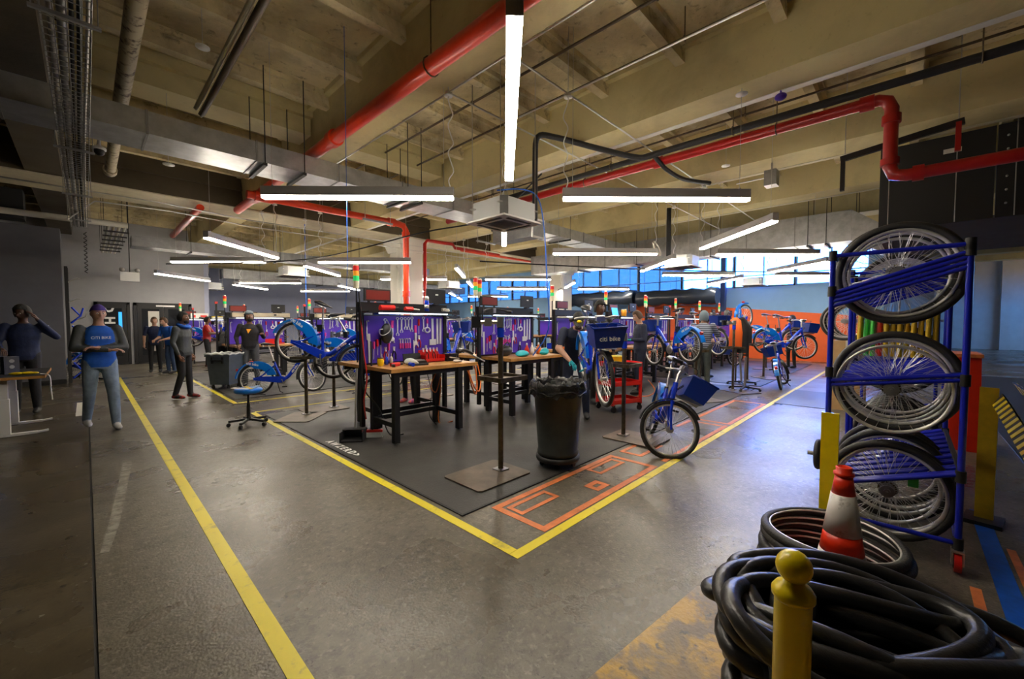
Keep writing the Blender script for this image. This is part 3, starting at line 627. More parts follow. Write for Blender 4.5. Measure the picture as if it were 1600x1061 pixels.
# black plant enclosure above the racks
t = thing('plant_enclosure', 'big black boxed enclosure hanging under the ceiling behind the wheel rack', 'enclosure', (9.6, .4, 3.1))
obj('side_panel', MB().bb(0, .05, -1.3, 0, 0, 1.38), 'black', t); obj('side_panel', MB().bb(0, .05, -2.7, -1.32, 0, 1.38), 'black', t); obj('side_panel', MB().bb(0, .05, -8, -2.72, 0, 1.38), 'black', t)
obj('end_panel', MB().bb(.05, 4, -.05, 0, 0, 1.38), 'black', t); obj('bottom_panel', MB().bb(.05, 4, -8, -.05, 0, .05), 'darkwall', t)
obj('name_plate', MB().bb(-.006, 0, -.95, -.75, 1.1, 1.17), 'offwhite', t)
for k in range(6): obj('bolt', MB().sph((-.004, -1.42, .2 + k * .2), .018, 6, 4), 'steel', t)
for yy in (-.12, -.9, -1.5, -2.4): obj('hanger_rod', MB().cyl((-.05, yy, 0), (-.05, yy, DR - 3.1), .007, 5), 'steel', t)
# black plastic-wrapped ducts along the window wall
for k, (y0, y1, z0, z1) in enumerate([(5.7, 9.2, 2.25, 3.05), (9.4, 13.4, 2.35, 3.1)]):
    t = thing('wrapped_duct', ['black plastic-wrapped duct before the blue wall, nearer the windows corner', 'black plastic-wrapped duct deeper along the blue wall'][k], 'duct', (18.3, y0, z0))
    pts = [(0, i * (y1 - y0) / 14, (z1 - z0) / 2 + .02 * math.sin(i * 2.2)) for i in range(15)]
    obj('wrap', MB().tube(pts, [.36 + .035 * math.sin(i * 1.9) for i in range(15)], 14), 'plastsheet', t)
    for q in (1, 7, 13): obj('support_post', MB().cyl((0, pts[q][1], .4), (0, pts[q][1], DR - z0), .01, 5), 'black', t)
t = thing('wall_column', 'dark blue steel post standing against the window wall', 'post', (19.5, 5.85, 0)); obj('post_shaft', MB().bb(-.1, .1, -.1, .1, 0, 4.5), M('navy_post', (.02, .05, .16), .5), t); obj('post_foot', MB().bb(-.14, .14, -.14, .14, 0, .02), 'black', t)
for k in range(4):
    x = 4.5 + k * 3.2
    t = thing('exposed_rods', f'thin threaded rods with a strut over the middle aisle, {ORD[k]} pair', 'rods', (x, 8.4, 3.7))
    obj('strut', MB().bb(-.35, .35, -.02, .02, 0, .04), 'galvdark', t)
    for s in (-.3, .3): obj('rod', MB().cyl((s, 0, -.04), (s, 0, DR - 3.7), .006, 5), 'steel', t)
# ------------------------------------------------------------------ workbenches, tool boards, signal lights, displays
def make_bench():
    t = thing('workbench', '', 'workbench', group='maple-topped workbenches')
    top = MB().bb(-.02, 1.36, 0, .68, .885, .93)
    obj('benchtop', top, 'wood', t)
    for x in (.03, 1.02):
        for y in (.05, .60): l = obj('leg', MB().bb(x, x + .075, y - .03, y + .045, .012, .885), 'blacks', t); obj('levelling_foot', MB().lathe([(.03, 0), (.03, .008), (.012, .014)], 10, Matrix.Translation((x + .037, y + .007, 0))), 'steel', l)
    for x in (.035, 1.035): obj('side_rail', MB().bb(x, x + .05, .08, .58, .2, .26), 'blacks', t)
    obj('rear_rail', MB().bb(.1, 1.02, .57, .62, .2, .26), 'blacks', t)
    obj('apron', MB().bb(.1, 1.3, .04, .08, .82, .885).bb(.1, 1.3, .58, .62, .80, .885), 'blacks', t)
    return t
def make_board():
    t = thing('tool_board', '', 'tool board', group='purple tool boards over the benches')
    obj('post', MB().bb(-.05, .0, .0, .06, .12, 1.78), 'blacks', t); obj('post', MB().bb(1.30, 1.35, .0, .06, .12, 1.72), 'blacks', t)
    obj('pegboard_panel', MB().bb(.0, 1.30, .02, .05, .96, 1.60), 'purple', t)
    obj('edge_trim', MB().bb(.0, 1.30, .015, .055, .945, .96).bb(.0, 1.30, .015, .055, 1.60, 1.615), 'blacks', t)
    tr = obj('shelf_tray', MB().bb(-.06, 1.38, -.24, .06, 1.64, 1.655).bb(-.06, 1.38, .03, .06, 1.655, 1.78), 'blacks', t)
    obj('shelf_lip', MB().bb(-.06, 1.38, -.25, -.24, 1.64, 1.67), 'blacks', tr)
    obj('light_strip', MB().bb(.12, 1.22, -.20, -.175, 1.626, 1.638), 'strip', t)
    return t
bench = make_bench(); board = make_board()
def make_signal():
    t = thing('signal_light', '', 'signal light', group='stacked signal lights on poles')
    obj('pole', MB().cyl((0, 0, 1.0), (0, 0, 1.98), .011, 8).bb(-.04, .02, -.02, .02, 1.2, 1.24), 'blacks', t)
    obj('base_lens', MB().cyl((0, 0, 1.975), (0, 0, 2.075), .035, 14, r2=.038), 'swhite', t)
    for k, (n_, m) in enumerate([('green_lens', 'sgreen'), ('amber_lens', 'samber'), ('red_lens', 'sred')]):
        obj(n_, MB().cyl((0, 0, 2.078 + k * .066), (0, 0, 2.14 + k * .066), .038, 14), m, t)
    obj('cap', MB().cyl((0, 0, 2.276), (0, 0, 2.30), .036, 14, r2=.028), 'swhite', t)
    return t
sig = make_signal()
def make_display():
    t = thing('count_display', '', 'display', group='dark red count displays above the tool boards')
    obj('display_frame', MB().bb(0, .38, 0, .04, 0, .16), 'black', t); obj('display_face', MB().bb(.02, .36, -.004, 0, .018, .142), 'ledred', t)
    obj('display_foot', MB().bb(.05, .08, .01, .03, -.02, 0).bb(.3, .33, .01, .03, -.02, 0), 'blacks', t); return t
def make_monitor():
    t = thing('monitor', '', 'monitor', group='dark monitors above the tool boards')
    obj('monitor_back', MB().bb(0, .34, 0, .03, .02, .23), 'blacks', t); obj('badge', MB().bb(.15, .20, -.003, 0, .14, .16), 'white', t); obj('stand', MB().bb(.13, .21, -.02, .06, 0, .02), 'blacks', t); return t
disp = make_display(); mon = make_monitor()
ROWS = {'A': 5.17, 'B': 12.55, 'C': 19.7}
used = dict(b=0, t=0, s=0, d=0, m=0)
def place(key, proto, lb, loc, rz=0):
    if used[key] == 0: used[key] = 1; proto.location = loc; proto.rotation_euler = (0, 0, rz); proto['label'] = lb; return proto
    return dup(proto, lb, loc, rz)
rown = {'A': 'front row', 'B': 'second row', 'C': 'rearmost row'}
stations = [('A', k) for k in range(8)] + [('B', k) for k in range(7)] + [('C', 0), ('C', 1), ('C', 2)]
for row, k in stations:
    x = 2.55 + 2.07 * k; y = ROWS[row]
    if row == 'B' and 7.0 < x < 8.6: pass
    nm = f'{ORD[k]} from the yellow tape, {rown[row]}'
    place('b', bench, f'maple-topped workbench, aisle side, {nm}', (x, y - .72, 0.009 if x < 10.5 or row == 'C' else .009))
    if not (row == 'C' or (row == 'B' and 6.5 < x < 9)): place('b', bench, f'maple-topped workbench behind its board, {nm}', (x + 1.34, y + .78, 0.009), math.pi)
    place('t', board, f'purple tool board with black shelf, {nm}', (x, y, 0))
    place('s', sig, f'red-amber-green signal light on pole, {nm}', (x - .07, y + .06, -.02 if row != 'B' else -.08))
    if row == 'A' and k in (1, 4): dup(sig, f'extra signal light on the shared pole side, {nm}', (x + .06, y + .1, -.04))
    place('d', disp, f'dark red count display above the board, {nm}', (x + .02, y + .01, 1.80))
    place('m', mon, f'black monitor seen from behind on the board, {nm}', (x + .98, y - .02, 1.78))
# ---- tools
def t_wrench(L, ring=True, m=0):
    g = MB().bb(-.007, .007, -.004, .004, -L + .02, -.012, m)
    g.tube([(.016 * math.cos(w), 0, .004 + .016 * math.sin(w)) for w in [i * math.pi / 5 for i in range(10)]], .005, 5, True, m)
    for s in (-1, 1): g.bar((s * .006, 0, -L + .02), (s * .018, 0, -L - .004), .009, .007, m).bar((s * .018, 0, -L - .004), (s * .012, 0, -L - .02), .009, .007, m)
    return g.mesh('wrench', 'toolsteel')
def t_driver(L, hm):
    g = MB().cyl((0, 0, 0), (0, 0, -.09), .013, 8, 1).cyl((0, 0, -.09), (0, 0, -L), .0045, 6, 0)
    return g.mesh('screwdriver', ['toolsteel', hm])
def t_pliers(hm):
    g = MB()
    for s in (-1, 1): g.tube([(s * .004, 0, -.03), (s * .022, 0, -.08), (s * .018, 0, -.15)], .007, 6, m=1).bar((s * .003, 0, -.04), (s * .008, 0, .02), .01, .01, 0)
    g.sph((0, 0, -.03), .012, 8, 5, 0)
    return g.mesh('pliers', ['toolsteel', hm])
def t_adj(L):
    g = MB().bb(-.012, .012, -.006, .006, -L, -.03).sph((0, 0, -L - .01), (.035, .008, .03), 10, 6).bar((.02, 0, -L - .02), (.03, 0, -L - .06), .016, .012).bar((-.018, 0, -L - .02), (-.022, 0, -L - .06), .016, .012)
    g.bb(-.013, .013, -.007, .007, -.13, -.03, 1)
    return g.mesh('adjustable_wrench', ['toolsteel', 'pink'])
def t_ring():
    g = MB().tube([(.034 * math.cos(w), 0, -.16 + .034 * math.sin(w)) for w in [i * math.pi / 8 for i in range(16)]], .011, 6, True).bb(-.008, .008, -.004, .004, -.125, -.0).bb(-.01, .01, -.006, .006, -.07, .0, 1)
    return g.mesh('ring_wrench', ['toolsteel', 'pink'])
def t_scale():
    return MB().bb(-.014, .014, -.004, .004, -.30, 0).bb(-.045, .045, -.006, .006, -.37, -.29).mesh('gauge', ['toolsteel'])
def t_bar(L): return MB().bb(-.013, .013, -.004, .004, -L, 0).mesh('steel_rule', ['toolsteel'])
def t_hook(L):
    return MB().tube([(.02, 0, 0), (.02, 0, .015), (0, 0, .012), (0, 0, -L), (.012, 0, -L - .01)], .007, 6).mesh('tyre_lever', ['toolsteel'])
def t_hex():
    return MB().tube([(-.012, 0, -.01), (-.012, 0, .0), (0, 0, 0), (0, 0, -.13)], .005, 6).bb(-.008, .008, -.008, .008, -.13, -.06, 1).mesh('hex_key', ['toolsteel', 'pink'])
TM = dict(w1=t_wrench(.16), w2=t_wrench(.20), w3=t_wrench(.12), sd=t_driver(.22, 'pink'), sr=t_driver(.20, 'red'), sk=t_driver(.24, 'blacks'), pl=t_pliers('red'), pk=t_pliers('blacks'),
          ad=t_adj(.26), rg=t_ring(), sc=t_scale(), rl=t_bar(.36), hk=t_hook(.22), hx=t_hex())
TN = dict(w1='wrench', w2='wrench', w3='wrench', sd='screwdriver', sr='screwdriver', sk='screwdriver', pl='pliers', pk='pliers', ad='adjustable_wrench', rg='ring_wrench', sc='gauge', rl='steel_rule', hk='tyre_lever', hx='hex_key')
TL = dict(w1='steel combination wrench', w2='long steel wrench', w3='short steel wrench', sd='pink-handled screwdriver', sr='red-handled screwdriver', sk='black-handled screwdriver', pl='red-handled pliers',
          pk='black-handled pliers', ad='big adjustable wrench with pink grip', rg='ring-ended wrench with pink grip', sc='flat grey square-ended gauge', rl='long flat grey rule', hk='steel hooked lever', hx='pink-sleeved hex key')
LAY = [('hk', .04, 1.52), ('rl', .07, 1.36), ('sd', .14, 1.25), ('sr', .19, 1.28), ('sk', .24, 1.3), ('w2', .31, 1.54), ('sd', .36, 1.22), ('ad', .42, 1.57), ('w2', .50, 1.56), ('w1', .565, 1.56), ('w3', .625, 1.56), ('w3', .68, 1.56),
       ('w1', .735, 1.57), ('ad', .79, 1.50), ('sr', .85, 1.56), ('pl', .85, 1.3), ('w1', .93, 1.57), ('rg', 1.0, 1.57), ('sc', 1.09, 1.57), ('rl', 1.18, 1.57), ('rl', 1.24, 1.57),
       ('hx', .54, 1.28), ('hx', .58, 1.28), ('hx', .62, 1.28), ('hx', .66, 1.28), ('hx', .70, 1.28), ('hk', .76, 1.24), ('pk', .97, 1.15), ('pl', .31, 1.15), ('pk', .44, 1.15)]
for row, k in stations:
    if row == 'C' and k > 1 or (row == 'A' and k > 6) or (row == 'B' and k > 4): continue
    x = 2.55 + 2.07 * k; y = ROWS[row] + .008
    rnd = random.Random(k * 7 + ord(row)); cnt = {}; rs = {'A': 'front-row', 'B': 'second-row', 'C': 'rearmost-row'}
    lay = LAY if (row == 'A' and k < 2) else [l for i, l in enumerate(LAY) if i % (2 if row == 'A' and k < 5 else 3) != 1][:15]
    for (c, dx, z) in sorted(lay, key=lambda q: q[1]):
        if row != 'A' or k > 0: dx += rnd.uniform(-.01, .01); z += rnd.uniform(-.02, .01)
        o = obj(TN[c], TM[c], loc=(x + dx, y, z), rot=(0, rnd.uniform(-.05, .05), 0))
        c_ = TL[c]; cnt[c_] = cnt.get(c_, 0) + 1
        o.scale = (1.25, 1.25, 1.08)
        tag(o, f'{c_}, {ORD[cnt[c_] - 1]} from the tape end of the {ORD[k]} {rs[row]} board', 'tool', f'tools on the {ORD[k]} {rs[row]} board')
# ---- bench-top clutter
def rag(name, label, loc, r, m, seed, sq=.35):
    rnd = random.Random(seed); g = MB().sph((0, 0, r * sq), (r, r * .7, r * sq), 18, 10)
    g.v = [(x * (1 + .25 * math.sin(9 * z + 7 * y + seed)), y * (1 + .25 * math.sin(11 * x + seed)), max(.0, z * (1 + .35 * math.sin(23 * x + 17 * y + seed)))) for x, y, z in g.v]
    t = thing(name, label, 'cloth', loc); obj('cloth_bulk', g, m, t); return t
A0, A1, By = (2.55, 5.17 - .72), (4.62, 5.17 - .72), 12.55 - .72
TZ = .9392
t = thing('bin_tray', 'open red plastic tool tray holding pliers on the nearest bench', 'tray', (3.50, 5.0, TZ))
obj('tray_shell', MB().bb(-.17, .17, -.1, .1, 0, .012).bb(-.17, .17, .09, .1, 0, .17).bb(-.17, .17, -.1, -.09, 0, .05).bb(-.17, -.16, -.1, .1, 0, .10).bb(.16, .17, -.1, .1, 0, .10), 'red', t)
for k in range(5):
    o = obj('pliers', TM['pk'] if k % 2 else TM['pl'], loc=(3.38 + k * .06, 5.04, TZ + .18), rot=(R(-8), 0, 0)); tag(o, f'{"black" if k % 2 else "red"}-handled pliers, {ORD[k]} along the red tray on the nearest bench', 'tool', 'pliers in the red tray')
rag('crumpled_bag', 'crumpled clear plastic bag on the nearest bench top', (3.0, 4.75, TZ), .11, 'greycloth', 3)
rag('white_glove', 'white work glove lying by the red tray', (3.68, 4.62, TZ), .07, 'offwhite', 9, .25)
t = thing('power_driver', 'red and black handheld driver lying on the nearest bench', 'tool', (2.76, 4.72, TZ)); obj('body', MB().cyl((-.08, 0, .03), (.05, .02, .03), .026, 10), 'red', t); obj('chuck', MB().cyl((.05, .02, .03), (.10, .03, .03), .018, 10), 'blacks', t); obj('grip', MB().bar((-.06, 0, .03), (-.09, -.09, .02), .035, .03), 'blacks', t)
t = thing('mallet', 'long-handled mallet with blue and black grip across the nearest bench', 'tool', (2.92, 4.60, TZ)); obj('handle', MB().cyl((0, 0, .02), (.22, -.03, .02), .014, 8), 'blacks', t); obj('head', MB().cyl((-.02, -.05, .028), (-.01, .05, .028), .026, 10), 'bikeblue', t)
t = thing('yellow_tub', 'small yellow tub on the nearest bench beside the board edge', 'tub', (2.66, 4.95, TZ)); obj('tub_body', MB().lathe([(.035, 0), (.045, .07), (.04, .085), (.04, .10)], 14), 'yellow', t); obj('lid', MB().lathe([(.043, .1), (.043, .11)], 14), 'blacks', t)
for k in range(3): t = thing('squeeze_bottle', f'small white-tipped lube bottle, {ORD[k]} along the nearest board foot', 'bottle', (2.74 + k * .07, 5.06, TZ)); obj('bottle_body', MB().lathe([(.022, 0), (.022, .08), (.008, .11)], 12), 'offwhite' if k != 1 else 'bikeblue', t); obj('nozzle', MB().cyl((0, 0, .11), (0, 0, .15), .004, 6), 'white', t)
t = thing('hand_grinder', 'red power tool lying on the first board shelf', 'tool', (2.82, 4.98, 1.655)); obj('motor_body', MB().cyl((-.14, 0, .045), (.06, 0, .045), .042, 14), 'red', t); obj('nose', MB().cyl((.06, 0, .045), (.13, 0, .05), .03, 12, r2=.02), 'blacks', t)
t = thing('heat_gun', 'second red-and-silver tool beside the red grinder on the shelf', 'tool', (3.12, 4.98, 1.655)); obj('gun_body', MB().cyl((-.07, 0, .04), (.05, 0, .04), .034, 12), 'red', t); obj('barrel', MB().cyl((.05, 0, .04), (.16, 0, .03), .016, 10), 'steel', t)
t = thing('spray_can', 'tall blue and white spray can on the first board shelf', 'can', (3.42, 5.0, 1.655)); obj('can_body', MB().lathe([(.032, 0), (.032, .17), (.02, .19)], 16), 'bikeblue', t); obj('can_cap', MB().lathe([(.03, .17), (.03, .22), (.018, .235)], 16), 'white', t); obj('can_band', MB().lathe([(.0325, .06), (.0325, .11)], 16), 'white', t)
t = thing('cable_bundle', 'white coiled cable at the end of the first board shelf', 'cable', (3.74, 4.98, 1.66)); obj('coil', MB().tube([((.06 + .01 * math.sin(i)) * math.cos(i * .6), .04 * math.sin(i * .6), .012 + i * .0009) for i in range(50)], .007, 5), 'offwhite', t)
t = thing('work_bag', 'black bag with grey strap hanging on the nearest tool board', 'bag', (2.84, 5.14, 1.22)); obj('pouch', MB().sph((0, -.03, .14), (.09, .05, .14), 14, 8), 'saddle', t); obj('strap', MB().tube(spline([(-.02, -.06, .34), (.03, -.07, .24), (.02, -.08, .17), (-.06, -.08, .12), (-.12, -.08, .13), (-.13, -.08, .19), (-.08, -.08, .2)], 4), .007, 6), 'steel', t)
t = thing('hand_saw_vise', 'black bench vise clutter with chrome bar at the end of the nearest bench', 'vise', (3.72, 4.9, TZ)); obj('vise_base', MB().bb(-.06, .06, -.06, .06, 0, .05).bb(-.04, .04, -.09, .09, .05, .11), 'blacks', t); obj('vise_jaw', MB().bb(-.05, .05, -.13, -.09, .03, .12), 'blacks', t); obj('vise_bar', MB().cyl((-.09, -.15, .07), (.09, -.15, .04), .008, 8), 'steel', t)
rag('orange_bag', 'slumped orange cloth bag at the far corner of the nearest bench', (3.72, 5.45, TZ), .11, 'orangec', 5, .8)
def cord(name, label, pts, r, m, cat='cord'):
    o0 = Vector(pts[0]); t = thing(name, label, cat, o0); obj('cord_run', MB().tube(spline([Vector(p) - o0 for p in pts], 6), r, 6), m, t); return t
cord('extension_cord', 'orange extension cord looped and hanging off the nearest bench corner', [(3.85, 4.8, .94), (3.92, 4.7, .8), (3.98, 4.66, .55), (4.08, 4.7, .42), (4.2, 4.8, .5), (4.22, 4.85, .75), (4.1, 4.8, .9), (4.0, 4.76, .8), (4.05, 4.7, .55), (4.2, 4.75, .45), (4.32, 4.85, .6), (4.3, 4.9, .85)], .011, 'orangec')
cord('extension_cord', 'orange cord dropping under the nearest bench to the mat', [(3.6, 4.95, .88), (3.45, 4.95, .6), (3.5, 4.9, .5), (3.62, 4.95, .7), (3.64, 5.0, .4), (3.62, 5.0, .02), (3.8, 4.9, .02)], .008, 'orangec')
cord('extension_cord', 'orange cord trailing on the mat behind the navy-clad man', [(7.7, 3.9, .02), (7.9, 3.75, .02), (8.1, 3.7, .1), (8.12, 3.8, .25), (8.2, 3.9, .3)], .01, 'orangec')
cord('mains_cable', 'thin black cords dangling beneath the nearest bench', [(3.35, 4.95, .88), (3.42, 4.9, .5), (3.38, 4.9, .2), (3.5, 4.9, .02)], .006, 'black')
cord('air_line', 'red air line looping down the left post of the nearest board', [(2.47, 5.1, 1.7), (2.45, 5.0, 1.2), (2.47, 4.95, .8), (2.45, 5.0, .5), (2.5, 5.05, .25)], .009, 'red')
cord('air_line', 'black air line tied along the left post of the nearest board', [(2.44, 5.08, 1.9), (2.47, 5.04, 1.3), (2.45, 5.02, .7), (2.60, 4.9, .4), (2.75, 4.9, .03), (2.9, 4.8, .02)], .009, 'black')
# second bench
t = thing('tool_bag', 'open black tool bag on the second bench', 'bag', (4.95, 4.95, TZ)); obj('bag_body', MB().sph((0, 0, .09), (.17, .11, .10), 16, 8), 'saddle', t); obj('bag_strap', MB().tube(spline([(-.1, -.05, .12), (0, -.08, .24), (.1, -.05, .12)], 5), .01, 6), 'saddle', t)
rag('teal_rag', 'teal shop rag crumpled at the front of the second bench', (5.05, 4.62, TZ), .12, 'teal', 2)
rag('teal_rag', 'teal shop rag near the bottles on the second bench', (5.62, 4.62, TZ), .10, 'teal', 6, .5)
for k, (x, m, lb) in enumerate([(5.42, 'red', 'red squeeze bottle on the second bench'), (5.56, 'white', 'white squeeze bottle on the second bench'), (5.74, 'orangec', 'orange bottle by the bench end')]):
    t = thing('spray_bottle', lb, 'bottle', (x, 4.85, TZ)); obj('bottle_body', MB().lathe([(.04, 0), (.042, .1), (.018, .15), (.018, .17)], 14), m, t); obj('cap', MB().lathe([(.02, .17), (.012, .21)], 10), 'white', t)
t = thing('paper_cup', 'brown cup on the back corner of the second bench', 'cup', (5.86, 4.95, TZ)); obj('cup_body', MB().lathe([(.035, 0), (.045, .12)], 14), 'card', t); obj('rim_ring', MB().tube([(.045 * math.cos(w), .045 * math.sin(w), .12) for w in [i * math.pi / 8 for i in range(16)]], .004, 5, True), 'white', t)
t = thing('toolbox', 'open orange and black drill case beyond the second bench', 'case', (6.35, 5.0, TZ - .0)); t.location = (6.85, 4.95, TZ); obj('case_base', MB().bb(-.15, .15, -.1, .1, 0, .08), 'orangec', t); obj('case_lid', MB().bb(-.15, .15, .1, .12, .02, .22), 'blacks', t)
t = thing('plastic_jar', 'orange-yellow jar on the shelf of the fourth front board', 'jar', (9.15, 5.0, 1.655)); obj('jar_body', MB().lathe([(.06, 0), (.07, .15), (.06, .17)], 14), 'samber', t); obj('jar_lid', MB().lathe([(.062, .17), (.062, .19)], 14), 'white', t)
t = thing('laptop', 'open laptop with lit screen on the fourth front shelf', 'laptop', (8.85, 5.0, 1.655)); obj('keyboard_base', MB().bb(-.15, .15, -.12, .06, 0, .015), 'blacks', t); obj('screen_lid', MB().box((0, .08, .12), (.3, .012, .22), 0, rot=(R(-12), 0, 0)), 'blacks', t); obj('screen_face', MB().box((0, .07, .12), (.27, .008, .19), 0, rot=(R(-12), 0, 0)), 'screen', t)
# second and rear rows clutter
t = thing('tool_case', 'long beige flip-up case on top of the first second-row board', 'case', (2.62, 12.4, 1.66)); obj('case_shell', MB().bb(-.05, 1.3, -.1, .08, 0, .11), 'cream', t); obj('latch', MB().bb(.2, .26, -.11, -.1, .04, .08).bb(.9, .96, -.11, -.1, .04, .08), 'blacks', t)
t = thing('tool_case', 'long beige flip-up case on top of the second second-row board', 'case', (4.69, 12.4, 1.66)); obj('case_shell', MB().bb(-.05, 1.3, -.1, .08, 0, .11), 'cream', t); obj('latch', MB().bb(.2, .26, -.11, -.1, .04, .08), 'blacks', t)
t = thing('tool_tray', 'red tray of tools on the first second-row bench', 'tray', (3.5, 12.2, TZ)); obj('tray_shell', MB().bb(-.2, .2, -.12, .12, 0, .02).bb(-.2, .2, .1, .12, 0, .14), 'red', t); obj('tray_lip', MB().bb(-.2, .2, -.13, -.12, 0, .05), 'red', t)
t = thing('storage_case', 'white case with red and black print on the rearmost shelf', 'case', (2.75, 19.6, 1.66)); obj('case_shell', MB().bb(0, .55, -.1, .1, 0, .22), 'white', t); obj('print_patch', MB().bb(.05, .15, -.104, -.1, .05, .15).bb(.3, .5, -.104, -.1, .04, .14), 'redprint', t)
t = thing('storage_case', 'yellow-lidded low case on the rearmost shelf', 'case', (3.42, 19.6, 1.66)); obj('case_shell', MB().bb(0, .35, -.1, .1, 0, .08), 'white', t); obj('case_lid', MB().bb(0, .35, -.1, .1, .08, .11), 'yellow', t)
t = thing('floor_cabinet', 'low white cabinet under the rearmost bench', 'cabinet', (2.8, 19.2, 0)); obj('cabinet_body', MB().bb(0, .8, 0, .5, .06, .8), 'white', t); obj('cabinet_door', MB().bb(.02, .39, -.015, 0, .08, .78).bb(.41, .78, -.015, 0, .08, .78), 'white', t)
for k in range(6):
    t = thing('black_post', f'thin dark equipment pole with red tip, {ORD[k]} along the benches', 'pole', [(2.35, 12.9, 0), (4.55, 13.0, 0), (2.75, 19.0, 0), (6.75, 13.0, 0), (8.7, 5.4, 0), (12.8, 5.4, 0)][k])
    obj('pole_shaft', MB().bb(-.02, .02, -.02, .02, .0, 2.0), 'blacks', t); obj('pole_tip', MB().bb(-.03, .03, -.03, .03, 2.0, 2.06), 'redprint', t)

t = thing('clamp_arm', 'black clamp arm with a chrome tube leaning off the nearest bench end', 'clamp', (3.78, 4.72, TZ)); obj('arm_body', MB().tube(spline([(-.05, .1, .03), (.02, .05, .12), (.12, 0, .16), (.25, -.02, .10)], 5), .022, 8), 'saddle', t); obj('chrome_tube', MB().cyl((.05, .05, .19), (.42, -.1, -.02), .011, 8), 'steel', t); obj('clamp_knob', MB().sph((.02, .05, .15), .035, 10, 8).cyl((.02, .05, .02), (.02, .05, .15), .014, 8), 'blacks', t)
t = thing('handlebar_part', 'loose black handlebar with brake levers lying on the back of the second board shelf', 'handlebar', (4.75, 5.0, 1.69)); obj('bar_tube', MB().tube(spline([(-.28, -.1, .0), (-.2, -.02, .03), (0, 0, .05), (.2, -.02, .03), (.28, -.1, 0)], 4), .012, 8), 'blacks', t); obj('bar_grip', MB().cyl((-.30, -.14, 0), (-.26, -.04, .01), .019, 10), 'black', t); obj('bar_grip', MB().cyl((.30, -.14, 0), (.26, -.04, .01), .019, 10), 'black', t); obj('stem_block', MB().bb(-.03, .03, -.03, .03, -.03, .06), 'steel', t)
t = thing('socket_case', 'open black socket case beside the power driver on the nearest bench', 'case', (3.18, 4.93, TZ)); obj('case_base', MB().bb(-.14, .14, -.07, .07, 0, .035), 'blacks', t); obj('case_lid', MB().box((0, .09, .07), (.28, .012, .13), 0, rot=(R(-12), 0, 0)), 'blacks', t); obj('socket_row', MB().bb(-.12, .12, -.05, -.02, .035, .05).bb(-.12, .12, .01, .04, .035, .05), 'steel', t)
for k in range(6):
    x = 2.7 + k * 2.07
    t = thing('parts_bin', f'open {"red" if k % 2 else "blue"} parts bin on the {ORD[k]} front-row back bench', 'bin', (x + .3, 5.6, TZ)); m_ = 'red' if k % 2 else 'bikeblue'
    obj('bin_shell', MB().bb(-.12, .12, -.09, .09, 0, .01).bb(-.12, .12, .08, .09, 0, .12).bb(-.12, -.11, -.09, .09, 0, .1).bb(.11, .12, -.09, .09, 0, .1), m_, t); obj('bin_lip', MB().bb(-.12, .12, -.1, -.09, 0, .06), m_, t)
# ------------------------------------------------------------------ bicycles
def ringpts(R_, n, z=0): return [(R_ * math.cos(2 * math.pi * i / n), 0, R_ * math.sin(2 * math.pi * i / n)) for i in range(n)]
def wheel_meshes(R_=.33, tr=.024, hub=.028, ns=32, n=40):
    ty = MB().tube(ringpts(R_ - tr, n), tr, 8, True).mesh('tyre', 'tyre')
    ri = MB().tube(ringpts(R_ - 2 * tr - .002, n), .014, 6, True, smooth=True, flat=1.0).mesh('rim', 'rim')
    sp = MB(); rr = R_ - 2 * tr - .012
    for i in range(ns):
        a = 2 * math.pi * i / ns; s = 1 if i % 2 else -1; b = a + (.55 if (i // 2) % 2 else -.55)
        p = Vector((hub * math.cos(b), s * .03, hub * math.sin(b))); q = Vector((rr * math.cos(a), 0, rr * math.sin(a)))
        sp.tube([p, q], .0016, 3, smooth=False)
    hb = MB().cyl((0, -.05, 0), (0, .05, 0), .018, 10).cyl((0, -.036, 0), (0, -.028, 0), hub + .006, 14).cyl((0, .028, 0), (0, .036, 0), hub + .006, 14).cyl((0, -.065, 0), (0, .065, 0), .006, 6)
    return ty, ri, sp.mesh('spokes', 'spoke'), hb.mesh('hub', 'steel')
WM = wheel_meshes()
RF = MB().prism([(-.02, .292), (.02, .292), (.02, .278), (-.02, .278)], -.012, .012).mesh('reflector', 'offwhite')
def wheel_part(parent, name, mw):
    w = obj(name, WM[0], parent=parent, mw=mw); obj('rim', WM[1], parent=w); obj('spokes', WM[2], parent=w, kind='stuff'); obj('hub', WM[3], parent=w); return w
